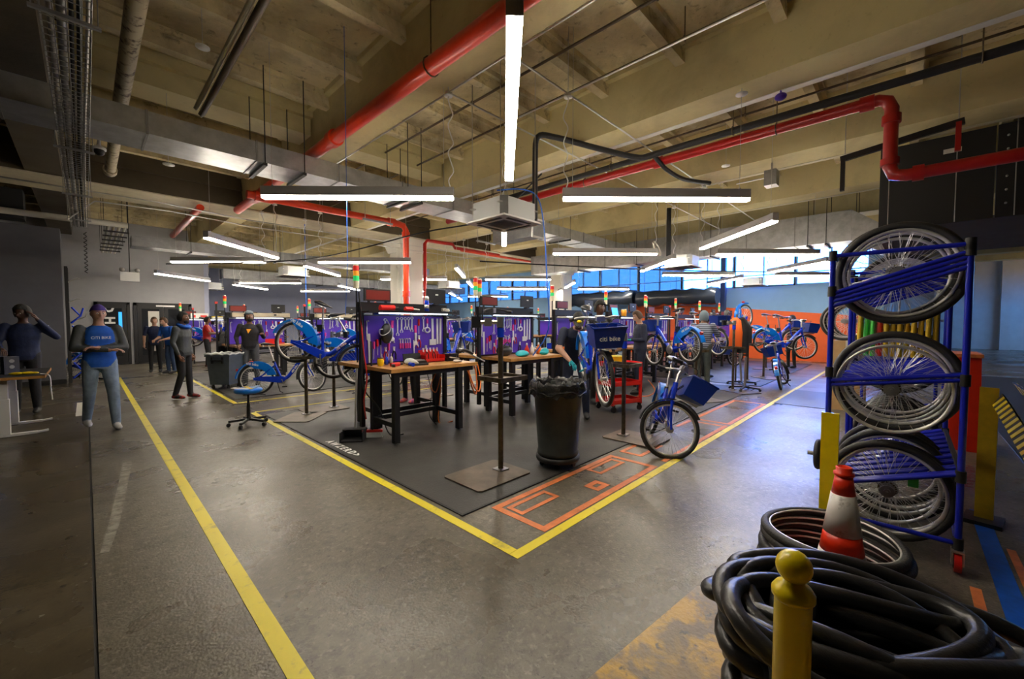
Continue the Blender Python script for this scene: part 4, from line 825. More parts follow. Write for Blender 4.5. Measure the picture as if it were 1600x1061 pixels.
def make_bike():
    t = thing('bicycle', '', 'bicycle', group='blue share bicycles')
    wheel_part(t, 'rear_wheel', Matrix.Translation((0, 0, .33)))
    f = MB()
    f.tube(spline([(.895, 0, .77), (.80, 0, .66), (.68, 0, .48), (.58, 0, .35), (.47, 0, .30)], 5), .038, 10)
    f.tube([(.47, 0, .30), (.33, 0, .68)], .022, 10)
    for s in (-1, 1): f.tube([(0, s * .07, .33), (.12, s * .06, .41), (.355, s * .02, .62)], .013, 8).tube([(0, s * .07, .33), (.47, s * .045, .30)], .016, 8)
    f.cyl((.925, 0, .66), (.875, 0, .84), .028, 12).cyl((.47, -.05, .3), (.47, .05, .3), .04, 14)
    fr = obj('frame', f, 'bikeblue', t)
    for s in (-1, 1):
        tm = obj('lettering', LET['bike'], parent=fr, mw=Matrix.Translation((.715, s * .0395, .525)) @ (Matrix.Rotation(R(90), 4, 'X') if s < 0 else Matrix.Rotation(R(180), 4, 'Z') @ Matrix.Rotation(R(90), 4, 'X')) @ Matrix.Rotation(R(55 if s < 0 else -55), 4, 'Z'))
    cg = MB().prism([(-.05, .36), (.08, .385), (.38, .37), (.50, .365), (.55, .30), (.50, .235), (.42, .235), (.05, .295), (-.04, .31)], .052, .075, 0, XZ)
    obj('chain_guard', cg, 'bikeblue', t)
    arc = lambda r, a0, a1, n: [(r * math.cos(R(a0 + (a1 - a0) * i / n)), .33 + r * math.sin(R(a0 + (a1 - a0) * i / n))) for i in range(n + 1)]
    fd = MB().prism(arc(.375, 12, 175, 16) + arc(.350, 175, 12, 16), -.045, .045, 0, XZ)
    for s in (-1, 1):
        fd.prism(arc(.374, 12, 118, 10) + arc(.22, 95, 20, 6), s * .045 - .003, s * .045 + .003, 0, XZ)
    fo = obj('rear_fender', fd, 'fender', t)
    for s in (-1, 1):
        obj('lettering', LET['bike'], parent=fo, mw=Matrix.Translation((-.02 + .04 * s, s * .0495, .645)) @ (Matrix.Rotation(R(90), 4, 'X') if s < 0 else Matrix.Rotation(R(180), 4, 'Z') @ Matrix.Rotation(R(90), 4, 'X')) @ Matrix.Rotation(R(-14 if s < 0 else 14), 4, 'Z') @ Matrix.Scale(1.15, 4))
        obj('logo_arc', LET['arc'], parent=fo, mw=Matrix.Translation((-.085 + .0 * s, s * .0495, .675)) @ (Matrix.Rotation(R(90), 4, 'X')))
    obj('tail_light', MB().box((-.33, 0, .53), (.04, .05, .06), 0, rot=(0, R(-30), 0)), 'red', t)
    sd = MB().tube([(.33, 0, .68), (.225, 0, 1.03)], .014, 10)
    sp = obj('seat_post', sd, 'steel', t)
    sa = MB().tube([(.09, 0, 1.055), (.15, 0, 1.065), (.22, 0, 1.06), (.30, 0, 1.055), (.37, 0, 1.05)], [.05, .075, .06, .03, .018], 12, flat=.45)
    obj('saddle', sa, 'saddle', t); obj('saddle_springs', MB().cyl((.13, -.04, 1.0), (.13, -.04, 1.045), .014, 8).cyl((.13, .04, 1.0), (.13, .04, 1.045), .014, 8).bb(.12, .27, -.03, .03, 1.0, 1.015), 'steel', t)
    obj('seat_clamp', MB().cyl((.325, 0, .66), (.315, 0, .70), .026, 10), 'blacks', t)
    cr = MB().cyl((.47, -.10, .30), (.47, .10, .30), .012, 8).bar((.47, -.095, .30), (.53, -.095, .155), .022, .012).bar((.47, .095, .30), (.41, .095, .445), .022, .012).lathe([(.03, -.09), (.09, -.088), (.09, -.082), (.03, -.08)], 20, Matrix.Translation((.47, 0, .3)) @ Matrix.Rotation(R(90), 4, 'X'))
    cr = obj('crank', cr, 'steel', t)
    obj('pedal', MB().bb(.485, .575, -.19, -.105, .14, .165), 'black', cr); obj('pedal', MB().bb(.365, .455, .105, .19, .435, .46), 'black', cr)
    obj('kickstand', MB().tube([(.38, -.05, .27), (.44, -.14, .06), (.50, -.16, .02)], .01, 6), 'blacks', t)
    return t
HEAD = Vector((.90, 0, .75)); AX = Vector((-.05, 0, .18)).normalized()
def steer_parts(t, ang=0):
    S = Matrix.Translation(HEAD) @ Matrix.Rotation(ang, 4, AX) @ Matrix.Translation(-HEAD)
    wheel_part(t, 'front_wheel', S @ Matrix.Translation((1.06, 0, .33)))
    for n_, key, m in (('fork', 'fork', None), ('front_fender', 'ffender', None), ('handlebar', 'bars', None), ('basket', 'basket', None)):
        o = obj(n_, SM[key], parent=t, mw=S)
        if n_ == 'handlebar':
            for g in (0, 1): obj('grip', SM['grip%d' % g], parent=o)
            obj('brake_cable', SM['cable'], parent=o)
        if n_ == 'basket':
            obj('lettering', SM['btext'], parent=o, mw=Matrix.Translation((1.236, 0, .84)) @ Matrix.Rotation(R(90), 4, 'Z') @ Matrix.Rotation(R(82), 4, 'X')); obj('basket_rack', SM['rack'], parent=o)
LET = {'bike': text_mesh('citi bike', .062, 'whiteprint', .0005, bold=.0012)}
LET['arc'] = MB().tube([(.045 * math.cos(R(a)), .03 * math.sin(R(a)), 0) for a in range(15, 175, 20)], .004, 5).mesh('logo_arc', 'redprint')
SM = {}
g = MB()
for s in (-1, 1): g.tube([(.935, s * .045, .60), (.97, s * .05, .50), (1.06, s * .055, .33)], [.017, .016, .011], 8)
g.tube([(.935, -.05, .61), (.935, .05, .61)], .022, 8).tube([(.935, 0, .61), (.90, 0, .74)], .02, 8)
SM['fork'] = g.mesh('fork', 'bikeblue')
g = MB(); arcp = [(1.06 + .352 * math.cos(R(a)), .33 + .352 * math.sin(R(a))) for a in range(50, 200, 10)] + [(1.06 + .340 * math.cos(R(a)), .33 + .340 * math.sin(R(a))) for a in range(190, 40, -10)]
g.prism(arcp, -.032, .032, 0, XZ); SM['ffender'] = g.mesh('front_fender', 'blacks')
g = MB().tube([(.885, 0, .80), (.86, 0, .93), (.865, 0, 1.0)], .018, 10)
g.tube(spline([(.68, -.30, .99), (.74, -.29, 1.0), (.83, -.2, 1.03), (.87, -.08, 1.02), (.87, .08, 1.02), (.83, .2, 1.03), (.74, .29, 1.0), (.68, .30, .99)], 4), .012, 8).bb(.84, .92, -.05, .05, .99, 1.05)
SM['bars'] = g.mesh('handlebar', ['steel'])
for k, s in enumerate((-1, 1)): SM['grip%d' % k] = MB().cyl((.66, s * .302, .985), (.77, s * .286, 1.005), .018, 10).bar((.80, s * .27, 1.0), (.72, s * .315, .965), .01, .012).mesh('grip', 'black')
SM['cable'] = MB().tube(spline([(.78, .27, .99), (.95, .2, 1.05), (1.0, .05, .95), (.92, 0, .78)], 5), .005, 5).tube(spline([(.78, -.27, .99), (.97, -.2, 1.03), (1.0, -.05, .93), (.92, 0, .76)], 5), .005, 5).mesh('brake_cable', 'black')
g = MB(); 
def shell(g, x0, x1, w0, w1, z0, z1, x1t):
    b = [(x0, -w0, z0), (x1, -w0, z0), (x1, w0, z0), (x0, w0, z0)]; tp = [(x0 - .01, -w1, z1), (x1t, -w1, z1), (x1t, w1, z1), (x0 - .01, w1, z1)]
    k = .012; bi = [(x0 + k, -w0 + k, z0 + k), (x1 - k, -w0 + k, z0 + k), (x1 - k, w0 - k, z0 + k), (x0 + k, w0 - k, z0 + k)]; ti = [(x0 - .01 + k, -w1 + k, z1), (x1t - k, -w1 + k, z1), (x1t - k, w1 - k, z1), (x0 - .01 + k, w1 - k, z1)]
    fs = [(3, 2, 1, 0)] + [(i, (i + 1) % 4, 4 + (i + 1) % 4, 4 + i) for i in range(4)] + [(4 + i, 4 + (i + 1) % 4, 12 + (i + 1) % 4, 12 + i) for i in range(4)] + [(12 + i, 12 + (i + 1) % 4, 8 + (i + 1) % 4, 8 + i) for i in range(4)] + [(8, 9, 10, 11)]
    g.add(b + tp + bi + ti, fs)
shell(g, .97, 1.21, .15, .19, .73, .96, 1.25)
g.tube([(.965, -.19, .965), (1.25, -.19, .965), (1.25, .19, .965), (.965, .19, .965)], .012, 6, True)
SM['basket'] = g.mesh('basket', 'basket')
SM['rack'] = MB().bb(.93, 1.2, -.012, .012, .70, .72).tube([(.92, 0, .62), (1.0, -.06, .68), (1.18, -.1, .71)], .008, 6).tube([(.92, 0, .62), (1.0, .06, .68), (1.18, .1, .71)], .008, 6).mesh('basket_rack', 'steel')
SM['btext'] = text_mesh('citi bike', .075, 'whiteprint', .0005, bold=.001)
bike0 = make_bike(); bikes = 0
def bike(label, loc, heading, pitch=0, roll=0, steer=0, lift=0, pivot=(.4, 0, .6)):
    """heading in degrees; pitch (+ nose down), roll (+ to the right)"""
    global bikes
    P = Vector(pivot)
    mw = Matrix.Translation(Vector(loc)) @ Matrix.Rotation(R(heading), 4, 'Z') @ Matrix.Translation((0, 0, P.z if lift == 0 else 0)) @ Matrix.Rotation(R(roll), 4, 'X') @ Matrix.Rotation(R(pitch), 4, 'Y') @ Matrix.Translation(-P)
    if lift: mw = Matrix.Translation((0, 0, lift)) @ mw
    b = dup(bike0, label, mw=mw); steer_parts(b, R(steer)); bikes += 1
    return b
# standing bikes: loc is the ground point under the rear axle; clamped bikes: z = height of the clamp point
PV = (.32, 0, .69); CLAMPS = []
def clamped(label, x, y, z, heading, pitch, off, slabel, roll=0, steer=0, rz=0):
    bike('blue share bicycle ' + label, (x, y, 0), heading, pitch, roll, steer, z, PV); CLAMPS.append(((x, y, z), off, rz, slabel))
clamped('clamped rear wheel high in front of the wheeled grey bin', 2.62, 6.75, 1.42, -45, 20, (-.17, .25), 'dark repair stand under the high-clamped bicycle', 0, 10, 45)
bike('blue share bicycle standing on the aisle floor behind the round stool', (2.43, 9.75, 0), -21, 0, -4, 35, 0, (0, 0, 0.0))
clamped('held nose-on in a stand beside the bending mechanic', 4.62, 3.03, 1.32, -134, 9, (.27, -.37), 'repair stand holding the nose-on bicycle beside the black bin', 3, 4, 90)
bike('blue share bicycle leaning with turned front wheel on the orange tape', (5.34, 2.49, 0), -150, 0, -13, 96, 0, (0, 0, 0.0))
clamped('clamped behind the tape end of the nearest bench', 3.1, 6.9, 1.30, -40, -12, (-.1, .35), 'repair stand behind the nearest bench', 0, -25)
clamped('clamped behind the gap between the first two benches', 5.0, 6.6, 1.25, 25, 0, (.1, .4), 'repair stand behind the second bench', 0, 15)
clamped('clamped beyond the turned-wheel bicycle near the striped hoodie', 8.15, 3.3, 1.38, 62, 8, (.25, -.3), 'repair stand beyond the turned-wheel bicycle', 0, 0, 60)
clamped('hung with its wheel up before the orange wall', 11.9, 3.3, 1.5, 160, 70, (0, -.35), 'repair stand with the wheel-up bicycle')
clamped('side-on in a stand before the hooded person by the orange wall', 12.9, 2.45, 1.32, -48, 8, (.0, .35), 'repair stand holding the side-on bicycle', 0, 0, 50)
bike('blue share bicycle standing rear-on at the edge of the blue-lit floor', (10.75, 1.98, 0), 8, 0, -10, 30, 0, (0, 0, 0.0))
clamped('clamped behind the striped hoodie wearer', 10.9, 3.9, 1.4, -120, 0, (.3, 0), 'repair stand behind the striped hoodie wearer')
clamped('clamped at the rearmost benches near the doors', 3.0, 18.3, 1.3, -30, 8, (0, -.35), 'repair stand at the rearmost benches near the doors')
bike('blue share bicycle standing in the aisle before the second bench row', (4.6, 9.7, 0), -60, 0, 4, -30, 0, (0, 0, 0.0))
clamped('clamped before the second bench row near the red riser', 5.3, 11.0, 1.3, -35, 6, (0, -.35), 'repair stand before the second row near the red riser', 0, 10)
clamped('clamped before the second bench row past the column', 9.3, 10.9, 1.3, -60, 4, (0, -.35), 'repair stand past the column', 0, 10)
clamped('clamped behind the third front bench', 7.4, 6.7, 1.3, 40, 0, (0, .35), 'repair stand behind the third front bench', 0, 10)
clamped('clamped behind the fifth front bench', 11.6, 6.7, 1.35, 30, 5, (0, .35), 'repair stand behind the fifth front bench', 0, -10)
clamped('clamped at the far end benches by the orange wall', 15.2, 3.2, 1.4, -70, 5, (.3, .1), 'repair stand nearest the orange wall corner')
# hanging bikes stacked against the partition corner
bike('blue share bicycle parked against the corner of the charcoal partition', (-.25, 16.3, 0), -62, 0, -6, 10, 0, (0, 0, 0))
t = thing('wall_rack', 'tall narrow black rack with blue frames on the partition edge', 'rack', (-.34, 15.0, 0))
obj('rack_upright', MB().bb(0, .06, -.06, 0, 0, 2.9).bb(0, .06, .35, .4, 0, 2.9), 'black', t)
for k in range(5): obj('rack_hook', MB().tube([(.03, 0, .5 + k * .5), (.22, -.05, .62 + k * .5), (.27, -.05, .60 + k * .5)], .014, 6), 'steel', t)
for k in range(4): obj('blue_frame', MB().tube([(.08, -.03, .12 + k * .46), (.25, -.05, .30 + k * .46), (.10, -.04, .52 + k * .46)], .022, 8).tube([(.25, -.05, .30 + k * .46), (.3, -.05, .5 + k * .46)], .018, 8), 'bikeblue', t); obj('chrome_fork', MB().tube([(.2, -.08, .2 + k * .46), (.34, -.08, .28 + k * .46), (.36, -.08, .42 + k * .46)], .012, 6), 'steel', t)
for c in list(bike0.children_recursive): bpy.data.objects.remove(c)
bpy.data.objects.remove(bike0)
# ------------------------------------------------------------------ repair stands
def stand(px, py, rz, label, target=None, h=1.55):
    """pole foot at px,py; the clamp head reaches to target (x, y, z)"""
    t = thing('repair_stand', label, 'repair stand', (px, py, 0), 0, 'floor-plate repair stands')
    tx, ty, tz = (px - .22, py + .16, 1.51) if target is None else target
    h = max(1.0, tz + .05); A = Matrix.Rotation(R(rz), 4, 'Z')
    pl = MB(); pl.T = A; pl.prism([(-.52, -.24), (-.49, -.27), (.14, -.27), (.17, -.24), (.17, .24), (.14, .27), (-.49, .27), (-.52, .24)], 0.0095, .022)
    obj('base_plate', pl, 'platemetal', t)
    obj('pole', MB().cyl((0, 0, .02), (0, 0, h), .027, 12), 'brown_steel', t)
    obj('pole_flange', MB().bb(-.06, .06, -.06, .06, .022, .034).cyl((-.05, -.05, .03), (-.05, -.05, .05), .01, 6).cyl((.05, .05, .03), (.05, .05, .05), .01, 6), 'steel', t)
    tr = MB(); tr.T = A; z = .93 if h > 1.3 else .7
    tr.bb(-.15, .20, -.16, .16, z, z + .012).bb(-.15, .20, -.17, -.155, z, z + .045).bb(-.15, .20, .155, .17, z, z + .045).bb(-.165, -.15, -.17, .17, z, z + .045).bb(.2, .215, -.17, .17, z, z + .045)
    obj('tool_tray', tr, 'brown_steel', t)
    d = Vector((tx - px, ty - py, 0)); L = d.length; d.normalize(); zc = tz - 0.0; e = d * max(.05, L - .07); Z = Vector((0, 0, zc))
    c = obj('clamp_head', MB().cyl((0, 0, zc - .05), (0, 0, zc + .05), .042, 12).cyl(Z, Z + e, .022, 10).bar(Z + e * .45, Z + e * .8, .07, .08), 'steel', t)
    obj('clamp_jaw', MB().bar(Z + e, Z + d * (L + .02), .05, .11).cyl(Z + e * .9, Z + e * .9 + Vector((0, 0, .14)), .008, 6), 'blacks', c)
    obj('collar', MB().cyl((0, 0, zc - .15), (0, 0, zc - .055), .036, 12), 'bikeblue', t)
    return t
stand(2.87, 2.92, 0, 'brown steel repair stand on a square plate before the nearest bench')
stand(9.95, 2.75, 60, 'empty repair stand with low base before the striped hoodie wearer')
stand(3.2, 16.9, 10, 'dark repair stand before the rearmost benches')
for (tg, (dx, dy), rz, lb) in CLAMPS: stand(tg[0] + dx, tg[1] + dy, rz, lb, tg)
# ------------------------------------------------------------------ wheel racks at the right
def make_rack(x0, y0, W_, L_, H, label, front_detail=True):
    t = thing('wheel_rack', label, 'rack', (x0, y0, 0)); r = .017
    for (x, y) in ((0, 0), (0, W_), (L_, 0), (L_, W_)):
        p = obj('post', MB().cyl((x, y, .10), (x, y, H), r, 12), 'rackblue', t)
        for z in (.17, .58 if y == 0 else .36, 1.16, 1.72 if y else 1.93, H - .01): obj('joint_sleeve', MB().cyl((x, y, z - .035), (x, y, z + .035), r * 1.45, 12), 'black', p)
        c = obj('caster', MB().cyl((x - .02, y - .016, .062), (x - .02, y + .016, .062), .058, 16), 'red', t)
        obj('caster_core', MB().cyl((x - .02, y - .018, .062), (x - .02, y + .018, .062), .038, 14), 'black', c)
        obj('caster_fork', MB().bb(x - .04, x + .02, y - .028, y - .02, .05, .13).bb(x - .04, x + .02, y + .02, y + .028, .05, .13).bb(x - .045, x + .03, y - .028, y + .028, .125, .135), 'steel', c)
    for z in (H - .01, .17):
        for a, b in (((0, 0), (0, W_)), ((L_, 0), (L_, W_)), ((0, 0), (L_, 0)), ((0, W_), (L_, W_))): obj('rail', MB().cyl((*a, z), (*b, z), r * .85, 10), 'rackblue', t)
    for (zl, zr) in ((1.72, 1.93), (1.11, 1.20), (.38, .60)):
        sh = obj('side_channel', MB().bb(0, L_, -.012, .012, zr - .03, zr + .01).bb(0, L_, W_ - .012, W_ + .012, zl - .03, zl + .01), 'black', t)
        x = .0; k = 0
        for q in range(3 if zl > 1.5 else 1 if zl > 1 else 0): obj('roller_tube', MB().cyl((.0, .01, zr - .04 - .03 * q), (.0, W_ - .01, zl - .04 - .03 * q), .0135, 8), 'rackblue', sh)
        while x < L_ + .01:
            for dx in ((0, .03, .06) if k == 0 else (0, .042)): obj('roller_tube', MB().cyl((x + dx, .01, zr - .01), (x + dx, W_ - .01, zl - .01), .0135, 8), 'rackblue', sh)
            x += .155; k += 1
    return t
RX, RY = 3.61, -.26
make_rack(RX, RY, .64, 1.40, 1.975, 'tall blue pipe rack on red casters loaded with bicycle wheels')
make_rack(5.35, RY, .64, 1.35, 1.95, 'second blue pipe rack standing behind the loaded wheel rack')
def rack_wheel(label, loc, rot, bare=False, cassette=False, fat=True, group=None, tilt=None):
    t = thing('wheel_assembly', label, 'wheel', loc, 0, group); t.rotation_euler = rot
    if not bare: obj('tyre', WB[0], parent=t)
    obj('rim', WB[1], parent=t); obj('spokes', WB[2], parent=t, kind='stuff'); obj('hub', WB[3], parent=t)
    if cassette: obj('cassette', WB[4], parent=t)
    return t
_w = wheel_meshes(.335, .024, .034, 28, 56); g = MB(); Rr = .335 - .048
g.lathe([(Rr - .016, -.009), (Rr - .002, -.013), (Rr + .004, -.01), (Rr - .004, 0), (Rr + .004, .01), (Rr - .002, .013), (Rr - .016, .009)], 56, Matrix.Rotation(R(90), 4, 'X'), closed=True)
cs = MB()
for i in range(5): cs.lathe([(.014, .03 + i * .006), (.05 - i * .006, .03 + i * .006), (.05 - i * .006, .033 + i * .006), (.014, .033 + i * .006)], 20, Matrix.Rotation(R(90), 4, 'X'), smooth=False)
WB = [_w[0], g.mesh('rim', 'rim'), _w[2], _w[3], cs.mesh('cassette', 'brown_steel')]
cy = RY + .32
rnd = random.Random(4)
TIERS = [('top', 1.84, [.11, .26, .41, .60], 0), ('middle', 1.10, [.03, .12, .28, .46, .70], 1), ('bottom', .345 + .17, [.10, .22, .36, .50, .68, .90], 2)]
for nm, z, xs, k in TIERS:
    if k == 2: z = .345 + .02
    for i, dx in enumerate(xs):
        bare = (k == 1 and i == 0) or (k == 2 and i in (2,))
        lb = f'{"tyreless silver rim" if bare else "black-tyred spoked wheel"}, {ORD[i]} back on the {nm} tier of the blue rack'
        w = rack_wheel(lb, (RX + dx, cy + rnd.uniform(-.025, .025), z + rnd.uniform(-.015, .015) + (.0 if not bare else -.02)), (rnd.uniform(-.04, .04), rnd.uniform(0, 6.28), 0), bare, cassette=(i % 2 == 0))
        # plane normal to x
        w.rotation_euler = (Euler((0, rnd.uniform(-.05, .05) + (-.06 if k == 0 else 0), R(90) + rnd.uniform(-.04, .04))).to_matrix() @ Matrix.Rotation(rnd.uniform(0, 6), 3, 'Y')).to_euler()
for z, n_, nm in ((1.15, 6, 'middle'), (.36, 6, 'bottom'), (1.84, 3, 'top')):
    for i in range(n_):
        w = rack_wheel(f'spoked wheel, {ORD[i]} back on the {nm} tier of the rear blue rack', (5.5 + i * .17, cy, z), (0, 0, R(90)), cassette=False)
# wheels stacked on the cardboard box
t = thing('cardboard_box', 'tall tan cardboard box with spoked wheels leaning on top', 'box', (9.0, .48, 0)); obj('carton', MB().bb(0, .5, 0, .45, 0, 1.2), 'card', t); obj('packing_tape', MB().bb(-.002, 0, .2, .26, 0, 1.2), 'offwhite', t)
for i in range(4): rack_wheel(f'spoked wheel on the cardboard box, {ORD[i]} from the front', (9.06 + i * .11, .78 - i * .04, 1.2 + .335), (0, 0, R(90 + 6 * i)))
# green tag clipped on a spoke
t = thing('spoke_tag', 'bright green tag clipped to spokes of the bottom front wheel', 'tag', (RX + .07, RY + .20, .48)); obj('tag_card', MB().bb(-.003, .003, -.025, .025, -.04, .04), 'green', t); obj('tag_tie', MB().cyl((0, 0, .04), (.03, 0, .05), .003, 5), 'black', t)
# red-orange block and straps behind
t = thing('barrier_block', 'red-orange plastic barrier block behind the wheel racks', 'barrier', (7.1, -.52, 0)); obj('block_body', MB().box((.35, .0, .55), (.7, .26, 1.1), 0, tap=.9), 'cone', t); obj('block_cap', MB().bb(0, .7, -.13, .13, 1.1, 1.14), 'orange', t)
for i in range(12):
    t = thing('hanging_strap', f'{"red" if i == 3 else "green" if i in (1, 2) else "yellow-brown"} folded tube strap, {ORD[i]} on the rear rack rail', 'strap', (5.36 + .02 * (i % 2), .33 - i * .048, 1.50))
    m = 'redprint' if i == 3 else 'green' if i in (1, 2) else 'yellowwood'
    obj('strap_fold', MB().tube(spline([(0, -.0, -.32), (-.02, .004, -.1), (0, 0, .06), (.05, 0, .08), (.08, 0, -.05), (.09, .004, -.3)], 4), .02, 6), m, t)
t = thing('strap_rail', 'thin rail carrying the yellow-brown straps on the rear rack', 'rail', (5.40, .38, 1.52)); obj('rail_tube', MB().cyl((0, 0, 0), (0, -.62, 0), .01, 8), 'steel', t); obj('rail_hook', MB().cyl((0, 0, 0), (.0, 0, .04), .012, 6), 'black', t)
# small trailer wheel and strut beyond the rack
t = thing('hand_truck', 'small black wheel and blue strut of a trolley left of the rack foot', 'trolley', (4.55, .52, 0))
obj('truck_tyre', MB().tube([(.0 + .11 * math.cos(w), .02, .32 + .11 * math.sin(w)) for w in [i * math.pi / 10 for i in range(20)]], .026, 8, True), 'tyre', t); obj('truck_strut', MB().cyl((-.3, -.2, .02), (0, 0, .32), .014, 8), 'rackblue', t); obj('truck_axle', MB().cyl((0, -.05, .32), (0, .1, .32), .02, 8), 'steel', t); obj('foot_plate', MB().bb(-.34, -.2, -.26, -.12, .0, .03), 'steel', t)
# posts
def delineator(label, x, y, h, w, m, ball, rz=0):
    t = thing('safety_post', label, 'post', (x, y, 0), rz)
    if ball:
        obj('post_body', MB().lathe([(w, 0), (w, h - .075), (w * 1.03, h - .07)], 24), m, t)
        obj('collar', MB().lathe([(w * 1.0, h - .085), (w * 1.16, h - .075), (w * 1.16, h - .06), (w * .95, h - .045), (w * .62, h - .035), (w * .6, h - .028)], 24), m, t)
        obj('knob', MB().sph((0, 0, h + .012), (w * .98, w * .98, w * .98), 24, 14), m, t); obj('base_foot', MB().lathe([(w * 1.9, 0), (w * 1.8, .03), (w, .05)], 24), 'rubber', t)
    else:
        obj('post_body', MB().box((0, 0, h / 2), (.02, w, h), 0), m, t); obj('base_foot', MB().bb(-.12, .12, -.1, .1, 0, .03), 'rubber', t)
        obj('post_rib', MB().bb(.01, .03, -w / 2, -w / 2 + .015, 0.03, h - .01).bb(.01, .03, w / 2 - .015, w / 2, .03, h - .01), m, t)
    return t
delineator('bright yellow ball-topped safety post in front of the tube heap', 1.40, .215, .785, .047, 'yellow', True)
delineator('flat bright yellow safety post before the rack front left leg', 3.44, .35, .90, .095, 'yellow', False)
delineator('weathered dull yellow post to the right of the blue rack', 4.66, -.46, 1.02, .095, 'yellowwood', False, R(-10))
# striped barrier arm + sign
def striped(label, p, q, w, tilt, n):
    t = thing('hazard_arm', label, 'barrier', p); d = Vector(q) - Vector(p); rx = math.atan2(d.y, d.x)
    mw = Matrix.Translation(p) @ Matrix.Rotation(rx, 4, 'Z') @ Matrix.Rotation(-math.atan2(d.z, Vector((d.x, d.y)).length), 4, 'Y') @ Matrix.Rotation(tilt, 4, 'X'); t.matrix_basis = mw
    L = d.length; obj('arm_board', MB().bb(0, L, -.006, .006, -w / 2, w / 2), 'black', t)
    for i in range(n):
        a = L * (i + .15) / n; s = L / n * .5
        for sg, y_ in ((1, -.008), (-1, .008)): obj('stripe', MB().prism([(a, -w / 2), (a + s, -w / 2), (a + s + .05, w / 2), (a + .05, w / 2)], min(-y_, -y_ * .7), max(-y_, -y_ * .7), 0, XZ), 'yellow', t)
    return t
striped('yellow and black striped guard board sloping down from the dull yellow post', (4.62, -.50, .94), (3.0, -.56, .62), .10, R(-25), 20)
striped('second striped guard board just behind the first', (5.2, -.66, .98), (3.2, -.80, .80), .10, R(30), 20)
t = thing('paper_sign', 'white curved notice sheet hanging from the striped guard board', 'sign', (3.72, -.66, .36))
g = MB(); n = 8
for i in range(n):
    a, b = i / n, (i + 1) / n
    f_ = lambda u: (-.10 + .06 * math.sin(u * 3.0) - .22 * u + .15, -.03 + .05 * math.sin(u * 2.5), .30 * u - .05)
    p0, p1 = f_(a), f_(b); w_ = .20
    g.add([p0, (p0[0] + w_, p0[1] - .02, p0[2] + .02), (p1[0] + w_, p1[1] - .02, p1[2] + .02), p1], [(0, 1, 2, 3)])
sh = obj('sheet', g, 'white', t); sh.modifiers.new('thick', 'SOLIDIFY').thickness = .003
obj('lettering', text_mesh('EXIT', .07, 'black', .0006), parent=t, mw=Matrix.Translation((.02, -.0, .06)) @ Matrix.Rotation(R(-90), 4, 'Z') @ Matrix.Rotation(R(80), 4, 'X'))
# ------------------------------------------------------------------ traffic cone
t = thing('traffic_cone', 'orange-red traffic cone with two scuffed white bands behind the tube heap', 'cone', (3.06, .24, 0), R(20))
def cr(z): return .130 - z * .145
bands = [(0.03, .05, 'cone'), (.05, .16, 'conewhite'), (.16, .27, 'cone'), (.27, .50, 'conewhite'), (.50, .61, 'cone')]
obj('cone_base', MB().prism([(-.19, -.17), (-.17, -.19), (.17, -.19), (.19, -.17), (.19, .17), (.17, .19), (-.17, .19), (-.19, .17)], 0.0015, .03), 'cone', t)
for a, b, m in bands:
    pr = [(cr(a), a), (cr(b), b)] if m == 'cone' else [(cr(a) + .002, a), (cr(b) + .002, b)]
    obj('cone_band', MB().lathe(pr, 32), m, t)
obj('cone_tip', MB().lathe([(.042, .605), (.050, .61), (.050, .625), (.038, .63), (.040, .655), (.032, .66), (.028, .60)], 28), 'cone', t)
# ------------------------------------------------------------------ heap of foam/inner tubes
rnd = random.Random(11); nt = 0
def loop(cx, cy, z, a, b, rot, tx, ty, r, label, m='tube', wob=.03, name='tyre_tube', thick=None, amp=.05):
    pts = []; ph = rnd.uniform(0, 6)
    cr_, sr_ = math.cos(rot), math.sin(rot)
    for i in range(40):
        w = 2 * math.pi * i / 40
        k = 1 + wob * math.sin(2 * w + ph) + wob * .6 * math.sin(3 * w + ph * 1.7)
        x, y = a * k * math.cos(w), b * k * math.sin(w)
        zz = amp * math.sin(2 * w + ph * 2) * .5
        X, Y = x * cr_ - y * sr_, x * sr_ + y * cr_
        pts.append((X, Y, zz + X * tx + Y * ty))
    t = thing(name, label, 'tyre tube' if m == 'tube' else 'tyre', (cx, cy, z))
    zmin = min(p[2] for p in pts) + z - r
    if zmin < .002: pts = [(p[0], p[1], max(p[2], .002 + r - z)) for p in pts]
    obj('tube_loop' if m == 'tube' else 'tyre_body', MB().tube(pts, r, 14, True), m, t)
    if m == 'tube': 
        p = Vector(pts[7]); obj('valve_stem', MB().cyl(p + Vector((0, 0, -r * .6)), p + Vector((-.005, .0, -r - .035)), .005, 6), 'black', t)
    else: obj('bead_wire', MB().tube([(p[0] * .93, p[1] * .93, p[2] + r * .55) for p in pts], r * .22, 6, True), 'rim', t)
    return t
WH = ['at the bottom of the big black heap', 'near the bottom of the big black heap']
base = (2.06, .03)
specs = []
NT = 26
for i in range(NT):
    u = i / (NT - 1)
    specs.append((base[0] + rnd.uniform(-.07, .07) + .04 * u, base[1] + rnd.uniform(-.07, .07) + .05 * u, .045 + .27 * u, rnd.uniform(.43, .54) - .05 * u, rnd.uniform(.10, .31), R(-50 + rnd.uniform(-16, 16)), rnd.uniform(-.10, .0), .10 + rnd.uniform(-.10, .10), rnd.uniform(.031, .040)))
for i, s_ in enumerate(specs):
    loop(*s_[:5], s_[5], s_[6], s_[7], s_[8], f'thick black rubber tube loop, {ORD[i]} up from the floor in the heap', wob=.06, amp=.09)
loop(2.10, .16, .33, .47, .26, R(-46), .0, .12, .036, 'black tube loop sprawled topmost over the heap, reaching far left', wob=.05)
loop(2.36, .16, .31, .44, .17, R(-58), -.05, .10, .036, 'black tube loop arching across in front of the traffic cone', wob=.05)
